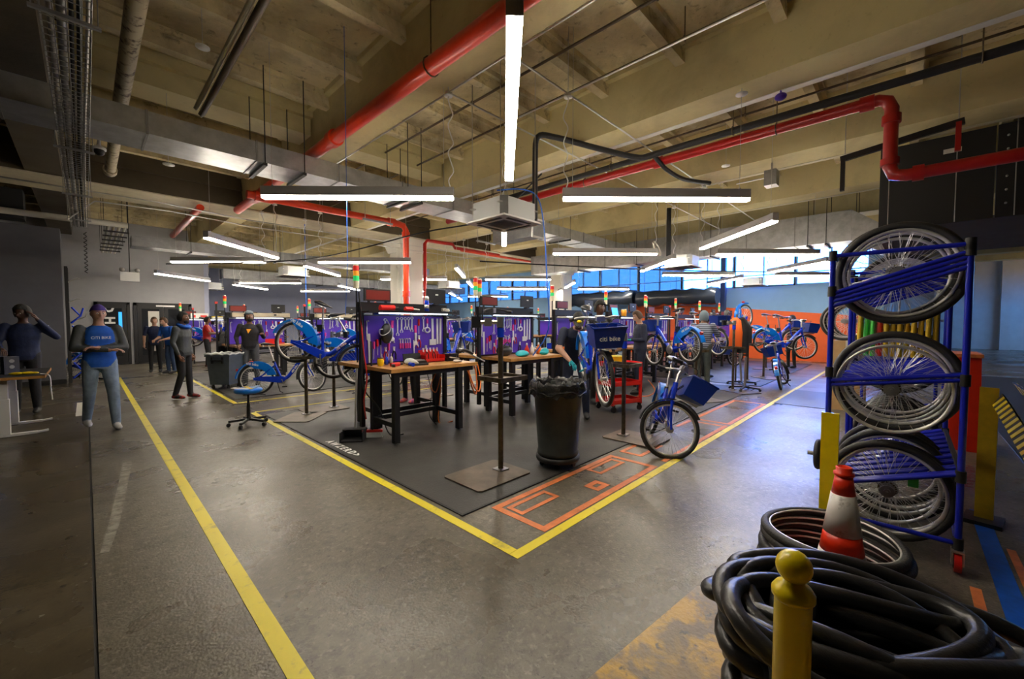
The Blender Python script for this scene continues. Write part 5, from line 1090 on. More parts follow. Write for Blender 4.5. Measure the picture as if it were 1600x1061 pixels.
loop(1.98, .42, .34, .22, .12, R(-30), .05, .1, .030, 'small kinked black tube loop at the open side of the heap', wob=.12)
loop(2.42, -.14, .22, .42, .16, R(-55), .0, .22, .038, 'black tube loop sliding off the rack-side flank of the heap', wob=.08)
# stack of tyres behind cone
for k in range(6):
    loop(2.99 + rnd.uniform(-.02, .02), .28 + rnd.uniform(-.02, .02), .04 + k * .042, .33, .33, 0, rnd.uniform(-.02, .02), rnd.uniform(-.02, .02), .026, f'grey-beaded bicycle tyre ringing the cone, {ORD[k]} from the floor', 'tyre', .012, 'tyre_ring', amp=.015)
# ------------------------------------------------------------------ bins
t = thing('round_bin', 'tall round black rubbish bin with a shiny liner on a wheeled dolly', 'bin', (3.42, 2.62, 0.0))
obj('dolly', MB().lathe([(.0, .07), (.22, .07), (.23, .09), (.23, .12), (.0, .12)], 28), 'black', t)
for k in range(5): w = k * 2 * math.pi / 5; obj('caster', MB().cyl((.17 * math.cos(w), .17 * math.sin(w) - .012, .037), (.17 * math.cos(w), .17 * math.sin(w) + .012, .037), .027, 12).bb(.17 * math.cos(w) - .015, .17 * math.cos(w) + .015, .17 * math.sin(w) - .018, .17 * math.sin(w) + .018, .05, .075), 'blacks', t)
obj('bin_body', MB().lathe([(.0, .12), (.20, .12), (.215, .14), (.217, .17), (.207, .18), (.255, .82), (.27, .83), (.27, .86), (.262, .86), (.25, .82), (.2, .2), (0, .2)], 40), 'binblack', t)
g = MB(); n = 60
prof = [(.245, .80), (.262, .875), (.275, .90), (.285, .885), (.288, .84), (.290, .79), (.292, .76)]
vs = []; rn = random.Random(2)
ph = [rn.uniform(0, 6.28) for _ in range(6)]
for (r_, z_) in prof:
    for j in range(n):
        w = 2 * math.pi * j / n; d = .008 * math.sin(9 * w + ph[0]) + .007 * math.sin(17 * w + ph[1]) + .005 * math.sin(27 * w + z_ * 60)
        vs.append(((r_ + d) * math.cos(w), (r_ + d) * math.sin(w), z_ + .012 * math.sin(13 * w + ph[2]) + .012 * math.sin(21 * w + r_ * 90)))
g.add(vs, [(i * n + j, i * n + (j + 1) % n, (i + 1) * n + (j + 1) % n, (i + 1) * n + j) for i in range(len(prof) - 1) for j in range(n)], 0, True)
for zz in (.80,): g.tube([((.294 + .004 * math.sin(8 * w)) * math.cos(w), (.294 + .004 * math.sin(8 * w)) * math.sin(w), .80 + .02 * math.sin(5 * w) + .01 * math.sin(12 * w)) for w in [2 * math.pi * i / 60 for i in range(60)]], .009, 6, True)
obj('bin_liner', g, 'bag', t)
t = thing('wheeled_bin', 'slate grey square wheeled bin before the second bench row', 'bin', (2.22, 11.35, 0), R(-46)); t.scale = (.86, .86, .92)
g = MB(); g.box((0, 0, .46), (.50, .50, .70), 0, tap=1.22); g.box((0, 0, .83), (.66, .66, .05), 0)
obj('bin_body', g, 'bingrey', t); obj('bin_handle', MB().bb(-.15, .15, -.36, -.31, .70, .73).bb(-.15, -.12, -.34, -.29, .64, .80).bb(.12, .15, -.34, -.29, .64, .80), 'blacks', t)
for sx in (-1, 1):
    for sy in (-1, 1): obj('caster', MB().cyl((sx * .2 - .012, sy * .2, .045), (sx * .2 + .012, sy * .2, .045), .045, 12).bb(sx * .2 - .02, sx * .2 + .02, sy * .2 - .02, sy * .2 + .02, .06, .13), 'blacks', t)
g = MB().tube([(.31 * (1 if i % 4 < 2 else -1) if False else .32 * max(-1, min(1, 1.5 * math.cos(w))), .32 * max(-1, min(1, 1.5 * math.sin(w))), .87 + .015 * math.sin(11 * w)) for i, w in enumerate([2 * math.pi * i / 40 for i in range(40)])], .022, 6, True)
obj('bin_liner', g, 'greycloth', t)
# ------------------------------------------------------------------ stools
def stool(label, x, y, h, pad, m, tape=False):
    t = thing('rolling_stool', label, 'stool', (x, y, 0))
    b = obj('stool_base', MB().lathe([(.03, .07), (.035, .12), (.02, .14)], 12), 'blacks', t)
    for k in range(5):
        w = k * 2 * math.pi / 5 + .3; c, s = math.cos(w), math.sin(w)
        obj('spoke_leg', MB().bar((0, 0, .095), (.25 * c, .25 * s, .075), .035, .03), 'blacks', b)
        obj('caster', MB().cyl((.25 * c - .018 * s, .25 * s + .018 * c, .028), (.25 * c + .018 * s, .25 * s - .018 * c, .028), .027, 10), 'black', b)
    obj('gas_column', MB().cyl((0, 0, .12), (0, 0, h - .2), .025, 10).cyl((0, 0, .2), (0, 0, h - .05), .016, 10), 'blacks', t)
    obj('seat_plate', MB().bb(-.08, .08, -.08, .08, h - .07, h - .05).bar((0, 0, h - .06), (.2, -.1, h - .09), .015, .012), 'black', t)
    s_ = obj('seat_pad', MB().lathe([(.0, h - .05), (pad * .85, h - .05), (pad, h - .03), (pad * 1.02, h), (pad * .9, h + .02), (0, h + .025)], 24), m, t)
    if tape:
        for k, mm in enumerate(('white', 'yellow', 'wallblue')): obj('tape_wrap', MB().box((-.09 + k * .09, 0, h + .022), (.05, pad * 1.75, .012), 0, rot=(0, 0, .5 - k * .5)), mm, s_)
    return t
stool('rolling stool with taped yellow and blue seat on the open floor', 1.62, 6.93, .53, .18, 'fender', True)
stool('black rolling stool under the front edge of the second bench', 5.35, 4.1, .48, .17, 'saddle')
# spare stand bases and creepers on the far mat
for k, (x, y) in enumerate([(10.1, 2.55), (9.6, 3.4), (11.0, 2.85)]):
    t = thing('stand_dolly', f'low black wheeled base on the mat before the orange wall, {ORD[k]} from the taped aisle', 'base', (x, y, .009), k)
    for q in range(4):
        w = q * math.pi / 2; obj('arm', MB().bar((0, 0, .08), (.3 * math.cos(w), .3 * math.sin(w), .06), .04, .03), 'blacks', t); obj('caster', MB().sph((.3 * math.cos(w), .3 * math.sin(w), .03), .03, 8, 6), 'black', t)
    obj('centre_post', MB().cyl((0, 0, .08), (.05, 0, .75), .025, 10), 'steel', t)
# ------------------------------------------------------------------ red trolley
t = thing('tool_trolley', 'bright red steel tool trolley with a yellow tray behind the nose-on bicycle', 'trolley', (6.35, 3.55, .009), R(-20))
for sx in (-1, 1):
    for sy in (-1, 1): obj('corner_post', MB().bb(sx * .3 - .02, sx * .3 + .02, sy * .2 - .02, sy * .2 + .02, .12, .82), 'red', t); obj('caster', MB().cyl((sx * .28, sy * .2 - .012, .055), (sx * .28, sy * .2 + .012, .055), .05, 12).bb(sx * .28 - .02, sx * .28 + .02, sy * .2 - .02, sy * .2 + .02, .07, .13), 'blacks', t)
for z in (.14, .44, .76): obj('shelf_pan', MB().bb(-.32, .32, -.22, .22, z, z + .01).bb(-.32, .32, -.22, -.21, z, z + .07).bb(-.32, .32, .21, .22, z, z + .07).bb(-.32, -.31, -.22, .22, z, z + .07).bb(.31, .32, -.22, .22, z, z + .07), 'red', t)
t = thing('yellow_tray', 'bright yellow parts tray on top of the red trolley', 'tray', (6.22, 3.58, .84), R(-20)); obj('tray_body', MB().box((0, 0, .05), (.26, .2, .1), 0, tap=1.2), 'yellow', t); obj('tray_rim', MB().bb(-.17, .17, -.13, .13, .095, .105), 'yellow', t)
# ------------------------------------------------------------------ broom and dustpan
t = thing('dustpan', 'black lobby dustpan with a grey pole by the nearest bench leg', 'dustpan', (2.33, 5.05, .012), R(-40))
obj('pan', MB().bb(-.14, .14, -.12, .10, 0, .012).bb(-.14, .14, .10, .12, 0, .13).bb(-.14, -.13, -.12, .12, 0, .12).bb(.13, .14, -.12, .12, 0, .12).bb(-.14, .14, .0, .12, .12, .13), 'black', t); obj('pole', MB().cyl((0, .08, .12), (.02, .12, .90), .014, 10), 'lamphouse', t)
t = thing('broom', 'thin broom with a red head leaning by the dustpan', 'broom', (2.55, 4.98, .012), R(-40))
obj('broom_head', MB().bb(-.13, .13, -.02, .02, .07, .10), 'red', t); obj('bristles', MB().box((0, 0, .04), (.26, .045, .075), 0, tap=.7), 'greycloth', t, kind='stuff'); obj('broom_pole', MB().cyl((0, 0, .1), (-.02, .08, 1.25), .011, 8), 'black', t)
# ------------------------------------------------------------------ standing desk with laptop at far left
t = thing('standing_desk', 'height-adjustable desk with oak-edged top and white legs', 'desk', (-1.9, 8.3, 0))
obj('desktop', MB().bb(0, 1.5, 0, 1.4, .765, .80), 'wood', t); obj('top_surface', MB().bb(.005, 1.495, .005, 1.395, .80, .803), 'black', t)
for k, y in enumerate((.2, 1.15)):
    l = obj('lift_leg', MB().bb(1.05, 1.17, y - .04, y + .04, .04, .5).bb(1.06, 1.16, y - .03, y + .03, .5, .75), 'white', t); obj('foot_bar', MB().bb(.25, 1.40, y - .035, y + .035, .005, .035).box((1.44, y, .025), (.12, .07, .022), 0, rot=(0, R(-8), 0)), 'white', l)
obj('cross_beam', MB().bb(1.08, 1.14, .2, 1.15, .69, .75), 'lamphouse', t)
t = thing('laptop', 'open laptop with a bright blue screen on the standing desk', 'laptop', (-1.12, 8.75, .8035), R(-46))
obj('keyboard_base', MB().bb(-.17, .17, -.22, .02, 0, .018), 'blacks', t); obj('screen_lid', MB().box((0, .06, .12), (.36, .012, .24), 0, rot=(R(-15), 0, 0)), 'blacks', t); obj('screen_face', MB().box((0, .052, .12), (.33, .004, .205), 0, rot=(R(-15), 0, 0)), 'screen', t)
t = thing('document_monitor', 'thin monitor seen edge-on beside the laptop', 'monitor', (-.90, 8.95, .8035), R(25))
obj('monitor_panel', MB().box((0, 0, .24), (.02, .34, .30), 0, rot=(0, R(8), 0)), 'blacks', t); obj('monitor_face', MB().box((-.012, 0, .24), (.004, .31, .27), 0, rot=(0, R(8), 0)), 'screen', t); obj('monitor_foot', MB().bb(-.1, .1, -.1, .1, 0, .012).bb(-.015, .015, -.02, .02, .012, .12), 'blacks', t)
t = thing('desk_phone', 'pale desk box with dials beside the monitor', 'box', (-.74, 8.85, .8035), R(20)); obj('box_body', MB().bb(-.07, .07, -.06, .06, 0, .24), 'darkwall', t); obj('dial', MB().cyl((0, -.065, .18), (0, -.06, .18), .025, 12).cyl((0, -.065, .1), (0, -.06, .1), .025, 12), 'lamphouse', t)
t = thing('yellow_gloves', 'yellow gloves lying on the desk edge', 'gloves', (-.62, 8.6, .8035)); 
for s in (-1, 1): obj('glove', MB().sph((.05 * s, 0, .02), (.07, .04, .02), 12, 6).sph((.05 * s + .05, .03, .018), (.05, .012, .014), 8, 5).sph((.05 * s + .055, -.01, .018), (.05, .012, .014), 8, 5), 'yellow', t)
cord('desk_cable', 'white cord hanging off the desk corner', [(-.45, 8.5, .81), (-.37, 8.45, .78), (-.36, 8.44, .6), (-.35, 8.44, .45)], .008, 'white')
t = thing('pedestal', 'dark keyboard and cables strewn on the desk', 'keyboard', (-1.0, 8.42, .8035), R(-30)); obj('keyboard_body', MB().bb(-.2, .2, -.07, .07, 0, .02), 'blacks', t); obj('key_rows', MB().bb(-.18, .18, -.05, .05, .02, .024), 'darkwall', t)
# ------------------------------------------------------------------ people: one voxel-fused body each, clothing and hair as children
def cap_limb(g, p, q, r0, r1, n=12):
    p, q = Vector(p), Vector(q); d = (q - p); L = d.length; d.normalize(); k = 3
    pts = [p - d * r0 * math.cos(i * math.pi / 2 / k) for i in range(k)] + [p, (p + q) / 2, q] + [q + d * r1 * math.sin(i * math.pi / 2 / k) for i in range(1, k + 1)]
    rs = [max(.002, r0 * math.sin(i * math.pi / 2 / k)) for i in range(k)] + [r0, (r0 + r1) / 2 * 1.02, r1] + [max(.002, r1 * math.cos(i * math.pi / 2 / k)) for i in range(1, k + 1)]
    g.tube(pts, rs, n)
def loft(g, rings, n=16):
    """rings: (centre, half depth vector, half width vector)"""
    vs = []
    for c, u, v in rings:
        for j in range(n):
            w = 2 * math.pi * j / n; cw, sw = math.cos(w), math.sin(w)
            cw = math.copysign(abs(cw) ** .85, cw); sw = math.copysign(abs(sw) ** .85, sw)
            vs.append(c + u * cw + v * sw)
    k = len(rings); fs = [(i * n + j, i * n + (j + 1) % n, (i + 1) * n + (j + 1) % n, (i + 1) * n + j) for i in range(k - 1) for j in range(n)]
    g.add(vs, fs + [tuple(range(n))[::-1], tuple((k - 1) * n + j for j in range(n))], 0, True)
DEF = dict(pelvis=(0, 0, .93), chest=(.0, 0, 1.24), neck=(.0, 0, 1.45), head=(.025, 0, 1.60), sl=(0, .185, 1.39), sr=(0, -.185, 1.39), el=(-.02, .25, 1.12), er=(-.02, -.25, 1.12),
           wl=(.05, .25, .87), wr=(.05, -.25, .87), hl=(0, .09, .90), hr=(0, -.09, .90), kl=(.03, .10, .49), kr=(.03, -.10, .49), al=(0, .11, .09), ar=(0, -.11, .09), face=(1, 0, 0))
SKIN = dict(light=M('skin_light', (.50, .28, .19), .5), brown=M('skin_brown', (.22, .105, .06), .5), dark=M('skin_dark', (.095, .042, .025), .5))
def person(label, loc, heading, pose, cols, hair='short', skin='brown', scale=1.0, bulk=1.0, vox=.013, sleeves='long', feet=None, hands=None, arms=None):
    """cols: shirt, trousers, shoe, glove(None = bare), hair colour, extra dict"""
    J = {k: Vector(v) for k, v in {**DEF, **pose}.items()}
    shirt, trs, shoe, glove, hcol = cols
    face = J['face'].normalized(); side = Vector((0, 0, 1)).cross(face)
    side = side.normalized() if side.length > .1 else Vector((0, 1, 0)); upv = face.cross(side).normalized()
    g = MB(); b = bulk
    sh = (J['sl'] - J['sr']).normalized(); hp = (J['hl'] - J['hr']).normalized()
    ax = (J['neck'] - J['pelvis']).normalized()
    def dp(s_): d = s_.cross(ax); return d.normalized() * -1 if False else d.normalized()
    pel, ch, nk = J['pelvis'], J['chest'], J['neck']
    fa = dp(sh); fp = dp(hp)
    loft(g, [(pel - ax * .09, fp * .095 * b, hp * .135 * b), (pel, fp * .115 * b, hp * .165 * b), (pel + (ch - pel) * .35, fp * .105 * b, hp * .148 * b), (pel + (ch - pel) * .7, fp * .112 * b, sh * .155 * b),
             (ch, fa * .12 * b, sh * .172 * b), (ch + (nk - ch) * .5, fa * .105 * b, sh * .165), (ch + (nk - ch) * .8, fa * .075, sh * .12), (nk, fa * .055, sh * .06)])
    cap_limb(g, nk - ax * .03, J['head'] - upv * .04, .055, .05)
    for s in 'lr':
        cap_limb(g, J['s' + s], J['e' + s], .058 * b, .045 * b); cap_limb(g, J['e' + s], J['w' + s], .044 * b, .028)
        cap_limb(g, J['h' + s], J['k' + s], .085 * b, .06 * b); cap_limb(g, J['k' + s], J['a' + s], .06 * b, .045 * b)
        wr = J['w' + s]; d = (wr - J['e' + s]).normalized()
        if hands and s in hands: d = Vector(hands[s]).normalized()
        g.tube([wr - d * .01, wr + d * .03, wr + d * .08, wr + d * .10], [.026, .036, .038, .018], 10, flat=.5)
        J['d' + s] = d
        a = J['a' + s]; ft = Vector(feet[s]).normalized() if feet and s in feet else Vector((1, 0, 0))
        J['f' + s] = ft
        g.tube([a - ft * .06 + Vector((0, 0, -.045)), a - ft * .03 + Vector((0, 0, -.035)), a + ft * .05 + Vector((0, 0, -.04)), a + ft * .13 + Vector((0, 0, -.052)), a + ft * .185 + Vector((0, 0, -.06))], [.03, .045, .046, .042, .018], 10, flat=.9)
    hd = J['head']; HM = Matrix((face, side, upv)).transposed()
    def hp_(x, y, z): return hd + face * x + side * y + upv * z
    vs = []; n = 16; k = 12
    for i in range(k + 1):
        t_ = math.pi * i / k; z = math.cos(t_)
        for j in range(n):
            w = 2 * math.pi * j / n; x = math.sin(t_) * math.cos(w); y = math.sin(t_) * math.sin(w)
            wx = .098 if x < 0 else .092; wy = .076; jaw = 1 - .28 * max(0, -z - .15)
            vs.append(hp_(x * wx * (jaw if x < 0 else 1 - .12 * max(0, -z)), y * wy * jaw, z * .122))
    g.add(vs, [(i * n + j, (i + 1) * n + j, (i + 1) * n + (j + 1) % n, i * n + (j + 1) % n) for i in range(k) for j in range(n)], 0, True)
    g.tube([hp_(.082, 0, .02), hp_(.100, 0, -.005), hp_(.112, 0, -.022), hp_(.085, 0, -.03)], [.010, .013, .016, .010], 8)
    for s in (-1, 1): g.sph(hp_(-.005, s * .078, -.005), (.018, .012, .028), 8, 6, rot=HM)
    g.tube([hp_(.080, -.022, -.055), hp_(.090, 0, -.054), hp_(.080, .022, -.055)], .009, 6)
    me = g.mesh('tmp', 'black'); o = bpy.data.objects.new('tmp', me); C.objects.link(o)
    md = o.modifiers.new('r', 'REMESH'); md.mode = 'VOXEL'; md.voxel_size = vox
    sm = o.modifiers.new('s', 'SMOOTH'); sm.factor = .5; sm.iterations = 3
    dg = bpy.context.evaluated_depsgraph_get(); body = bpy.data.meshes.new_from_object(o.evaluated_get(dg)); bpy.data.objects.remove(o)
    # append finger tubes rooted inside the palm
    fg = MB()
    for s in 'lr':
        d = J['d' + s]; wr = J['w' + s]; sd = d.cross(Vector((0, 0, 1))); sd = sd.normalized() if sd.length > .2 else Vector((0, 1, 0)) * (1 if s == 'l' else -1)
        nn = sd.cross(d).normalized(); nn = nn if nn.z < 0 else -nn
        if abs(d.z) > .7: nn = Vector((-.1, -1 if s == 'l' else 1, 0)).normalized(); sd = Vector((1, 0, 0))
        for q, (off, L) in enumerate(((-.027, .062), (-.009, .075), (.009, .070), (.026, .054))):
            p0 = wr + d * .075 + sd * off; p1 = p0 + d * L * .5 + nn * .008; p2 = p1 + d * L * .35 + nn * .022; p3 = p2 + d * L * .1 + nn * .022
            fg.tube([p0, p1, p2, p3], [.0095, .009, .008, .006], 6)
        th = wr + d * .02 + sd * .03; fg.tube([th - sd * .01, th + sd * .02 + d * .03 + nn * .01, th + sd * .022 + d * .06 + nn * .02], [.011, .010, .007], 6)
    bm = bmesh.new(); bm.from_mesh(body); fm = fg.mesh('tmpf', 'black'); bm.from_mesh(fm); bm.to_mesh(body); bm.free()
    mats = [SKIN[skin], mt[shirt], mt[trs], mt[shoe], mt[glove] if glove else SKIN[skin], mt['black'], mt[arms or shirt]]
    body.materials.clear()
    for m_ in mats: body.materials.append(m_)
    sl = {'long': (1, 1), 'short': (1, 0)}[sleeves]
    segs = [(pel, ch, 1, .13), (ch, nk - ax * .13, 1, .13), (J['sl'], J['sr'], 1, .015), (pel - ax * .16, pel - ax * .10, 2, .12), (nk - ax * .02, hd, 0, .06), (hd, hd + upv * .05, 0, .09)]
    for s in 'lr':
        E_, W_ = J['e' + s], J['w' + s]; S_ = J['s' + s]
        if sleeves == 'short': segs += [(S_, S_.lerp(E_, .75), 6, .05), (E_.lerp(S_, .08), W_, 0, .036)]
        else: segs += [(S_, E_, 6, .055), (E_, W_.lerp(E_, .1), 6, .036)]
        segs += [(W_ + J['d' + s] * .015, W_ + J['d' + s] * .16, 4, .03), (J['h' + s], J['k' + s], 2, .075), (J['k' + s], J['a' + s] + Vector((0, 0, .02)), 2, .05),
                 (J['a' + s] - J['f' + s] * .03 + Vector((0, 0, -.045)), J['a' + s] + J['f' + s] * .16 + Vector((0, 0, -.05)), 3, .045)]
    nf = len(body.polygons); cc = np.empty(nf * 3); body.polygons.foreach_get('center', cc); cc = cc.reshape(-1, 3)
    best = np.full(nf, 1e9); mi = np.zeros(nf, dtype=np.int32)
    for p, q, m_, r_ in segs:
        p = np.array(p); q = np.array(q); d = q - p; t_ = np.clip(((cc - p) @ d) / (d @ d), 0, 1); dist = np.linalg.norm(cc - (p + t_[:, None] * d), axis=1) - r_
        k_ = dist < best; best[k_] = dist[k_]; mi[k_] = m_
    body.polygons.foreach_set('material_index', mi); body.polygons.foreach_set('use_smooth', np.ones(nf, dtype=bool)); body.update(); body.name = 'body'
    t = thing('person', label, 'person', loc, heading); t.scale = (scale,) * 3
    bo = obj('body', body, parent=t)
    for s in (-1, 1):
        ey = obj('eye', MB().sph(hp_(.083, s * .030, .008), (.008, .013, .008), 8, 6, rot=HM), 'white', bo); obj('pupil', MB().sph(hp_(.0895, s * .030, .008), (.004, .006, .006), 6, 5, rot=HM), 'black', ey) if False else None
        obj('pupil', MB().sph(hp_(.0885, s * .030, .008), (.004, .006, .006), 6, 5, rot=HM), 'black', bo)
        obj('eyebrow', MB().tube([hp_(.085, s * .015, .03), hp_(.086, s * .03, .034), hp_(.078, s * .045, .03)], .004, 5), hcol, bo)
    hn = MB()
    def shell_(rx, ry, rz, a0, cut, m_=0, fwd=0):
        vs = []; n = 18; k = 9
        for i in range(k + 1):
            t_ = a0 * i / k
            for j in range(n):
                w = 2 * math.pi * j / n; tt = t_ * (cut if math.cos(w) > .2 else 1)
                x, y, z = math.sin(tt) * math.cos(w), math.sin(tt) * math.sin(w), math.cos(tt)
                vs.append(hp_(x * rx + fwd, y * ry, z * rz + .006))
        hn.add(vs, [(i * n + j, (i + 1) * n + j, (i + 1) * n + (j + 1) % n, i * n + (j + 1) % n) for i in range(k) for j in range(n)], m_, True)
    if hair in ('short', 'curly'):
        r_ = .006 if hair == 'short' else .022
        shell_(.100 + r_, .080 + r_, .122 + r_, R(118), .52); obj('hair', hn, hcol, bo)
    elif hair in ('cap', 'cap_back'):
        shell_(.108, .088, .128, R(78), .9)
        f_ = 1 if hair == 'cap' else -1
        hn.add([hp_(f_ * .07, -.07, .035), hp_(f_ * .17, -.05, .02), hp_(f_ * .185, 0, .022), hp_(f_ * .17, .05, .02), hp_(f_ * .07, .07, .035), hp_(f_ * .07, -.07, .045), hp_(f_ * .17, -.05, .028), hp_(f_ * .185, 0, .03), hp_(f_ * .17, .05, .028), hp_(f_ * .07, .07, .045)],
               [(0, 1, 2, 3, 4), (9, 8, 7, 6, 5), (0, 5, 6, 1), (1, 6, 7, 2), (2, 7, 8, 3), (3, 8, 9, 4), (4, 9, 5, 0)])
        obj('cap', hn, hcol, bo)
    elif hair == 'hood':
        shell_(.122, .100, .142, R(135), .45, fwd=-.012); obj('hood', hn, hcol, bo)
    elif hair == 'beanie':
        shell_(.110, .090, .135, R(85), .85); obj('beanie', hn, hcol, bo)
        hn2 = MB().tube([hp_(.1 * math.cos(w) - .0, .088 * math.sin(w), .035) for w in [i * math.pi / 8 for i in range(16)]], .012, 6, True); obj('beanie_cuff', hn2, hcol, bo)
    return t, bo, J, hp_
mt['navy'] = M('navy_work_cloth', (.012, .018, .045), .75, var=.35, scale=12, bump=.3)
mt['navylt'] = M('navy_jacket_cloth', (.015, .025, .075), .75, var=.35, scale=9, bump=.3)
mt['denim'] = M('faded_denim', (.20, .27, .36), .8, var=.3, scale=10, bump=.3)
mt['denimdk'] = M('dark_denim', (.02, .045, .11), .8, var=.3, scale=10)
mt['blacktr'] = M('black_trousers_cloth', (.012, .012, .014), .8, var=.3, scale=9, bump=.3)
mt['greytr'] = M('charcoal_work_trousers', (.075, .078, .09), .8, var=.3, scale=9, bump=.3)
mt['hoodie'] = M('black_hoodie_cloth', (.020, .018, .022), .85, var=.3, scale=8, bump=.3)
mt['greyjk'] = M('grey_jacket_cloth', (.055, .062, .060), .6, var=.3, scale=8, bump=.35)
mt['bluets'] = M('royal_blue_tshirt', (.01, .10, .48), .8, var=.2, scale=8)
mt['olive'] = M('grey_green_trousers', (.08, .095, .085), .8, var=.25, scale=9)
mt['maroon'] = M('dark_maroon_cloth', (.07, .012, .015), .8, var=.2, scale=9)
mt['shoewhite'] = M('pale_trainer', (.55, .55, .55), .6)
mt['shoered'] = M('black_red_trainer', (.35, .02, .015), .5, col2=(.02, .02, .02), scale=14, thresh=(.48, .52))
mt['shoeorange'] = M('orange_trainer', (.75, .12, .03), .5, col2=(.25, .03, .25), scale=14, thresh=(.4, .6))
mt['hairblack'] = M('black_hair', (.010, .009, .008), .7, bump=.6, scale=60)
mt['hairbrown'] = M('brown_hair', (.09, .045, .02), .7, bump=.6, scale=60)
mt['purplecap'] = M('purple_cap_cloth', (.06, .03, .22), .8)
mt['greyhat'] = M('grey_blue_hat', (.13, .17, .20), .8)
mt['orangejk'] = M('high_visibility_orange', (.90, .14, .01), .6)
m, n, l, b = new_mat('striped_grey_hoodie'); tc = n.new('ShaderNodeTexCoord'); wv = n.new('ShaderNodeTexWave'); wv.bands_direction = 'Z'; wv.inputs['Scale'].default_value = 7.5
rp = n.new('ShaderNodeValToRGB'); rp.color_ramp.elements[0].color = (.05, .055, .09, 1); rp.color_ramp.elements[1].color = (.22, .25, .33, 1); rp.color_ramp.elements[0].position = .45; rp.color_ramp.elements[1].position = .55
l.new(tc.outputs['Object'], wv.inputs['Vector']); l.new(wv.outputs[0], rp.inputs[0]); l.new(rp.outputs[0], b.inputs['Base Color']); b.inputs['Roughness'].default_value = .85; mt['stripe'] = m
FV = math.atan2(-.72, -.69)   # heading that faces the camera from straight ahead
# 1 walking man, arms crossed
t, bo, J, H_ = person('man in purple cap striding toward the camera with arms crossed, faded jeans', (.12, 8.25, 0), R(-82),
    dict(el=(.05, .255, 1.13), er=(.05, -.255, 1.13), wl=(.22, -.04, 1.14), wr=(.25, .06, 1.10), kl=(.16, .10, .50), al=(.20, .11, .09), kr=(-.02, -.11, .49), ar=(-.22, -.12, .11), face=(1, .1, -.05)),
    ('bluets', 'denim', 'shoewhite', None, 'purplecap'), 'cap_back', 'light', 1.02, 1.12, feet=None, hands=dict(l=(.1, -1, .1), r=(.1, 1, .1)), arms='greyjk')
obj('chest_print', text_mesh('CITI BIKE', .05, 'whiteprint', .001), parent=bo, mw=Matrix.Translation((.142, 0, 1.27)) @ Matrix.Rotation(R(90), 4, 'Z') @ Matrix.Rotation(R(90), 4, 'X'))
# 2 navy man at desk, hand to face
person('man in navy jacket behind the desk raising a hand to his face', (-.72, 10.5, 0), R(-95),
    dict(el=(.05, .36, 1.22), wl=(.12, .17, 1.50), er=(.08, -.26, 1.13), wr=(.28, -.18, 1.05), face=(1, -.5, -.2)), ('navylt', 'blacktr', 'black', None, 'hairblack'), 'curly', 'dark', 1.04, 1.12, hands=dict(l=(.1, -.4, .8)))
# 3 profile man in grey jacket
t, bo, J, H_ = person('bearded man in grey jacket over blue hood standing in profile by the yellow tape', (1.32, 10.35, 0), R(-40),
    dict(el=(-.04, .24, 1.12), er=(-.02, -.25, 1.12), wl=(.03, .22, .87), wr=(.08, -.24, .88), al=(.06, .09, .09), ar=(-.10, -.10, .09)), ('greyjk', 'blacktr', 'shoered', None, 'hairblack'), 'short', 'brown', 1.0, 1.05)
obj('hood_collar', MB().tube([(.03 + .085 * math.cos(w), .09 * math.sin(w), 1.45 - .03 * math.cos(w)) for w in [i * math.pi / 8 for i in range(16)]], .035, 8, True), 'bluets', bo)
obj('beard', MB().sph(H_(.06, 0, -.075), (.045, .055, .04), 12, 8), 'hairblack', bo)
# 4,5 blue t-shirt men
t, bo, J, _h = person('man in bright blue t-shirt leaning forward by the glazed double doors', (1.75, 15.9, 0), R(-150), dict(chest=(.06, 0, 1.23), neck=(.13, 0, 1.42), head=(.18, 0, 1.55), sl=(.11, .185, 1.36), sr=(.11, -.185, 1.36), el=(.14, .25, 1.08), er=(.14, -.25, 1.08), wl=(.32, .15, 1.02), wr=(.32, -.15, 1.02), face=(1, 0, -.3)),
    ('bluets', 'denimdk', 'black', None, 'hairbrown'), 'short', 'light', 1.0, 1.05, sleeves='short')
person('man in dark navy t-shirt standing just beyond the blue t-shirt man', (1.45, 16.6, 0), R(-100), dict(), ('navylt', 'blacktr', 'black', None, 'hairbrown'), 'short', 'light', .98, 1.0, sleeves='short')
# 6 hoodie man
t, bo, J, H_ = person('man in black hoodie with orange triangle print by the wheeled bin', (2.72, 11.35, 0), R(-112),
    dict(el=(-.05, .27, 1.13), er=(-.0, -.27, 1.13), wl=(.14, .27, 1.20), wr=(.12, -.22, .95), kl=(.02, .11, .49), al=(.0, .14, .09), face=(.9, .35, .1)), ('hoodie', 'greytr', 'black', None, 'hoodie'), 'hood', 'brown', 1.03, 1.12)
hn = MB().tube([H_(.0, -.08, .075), H_(.07, -.05, .085), H_(.09, 0, .09), H_(.07, .05, .085), H_(.0, .08, .075)], .016, 6); hn.sph(H_(0, 0, .09), (.10, .085, .065), 14, 8); obj('hat', hn, 'greyhat', bo)
obj('chest_print', MB().prism([(-.045, .05), (.05, .05), (-.01, -.05)], 0, .006, 0, Matrix.Translation((.148, 0, 1.27)) @ Matrix.Rotation(R(90), 4, 'Z') @ Matrix.Rotation(R(82), 4, 'X')), 'samber', bo)
obj('beard', MB().sph(H_(.055, 0, -.075), (.045, .055, .045), 12, 8), 'hairblack', bo)
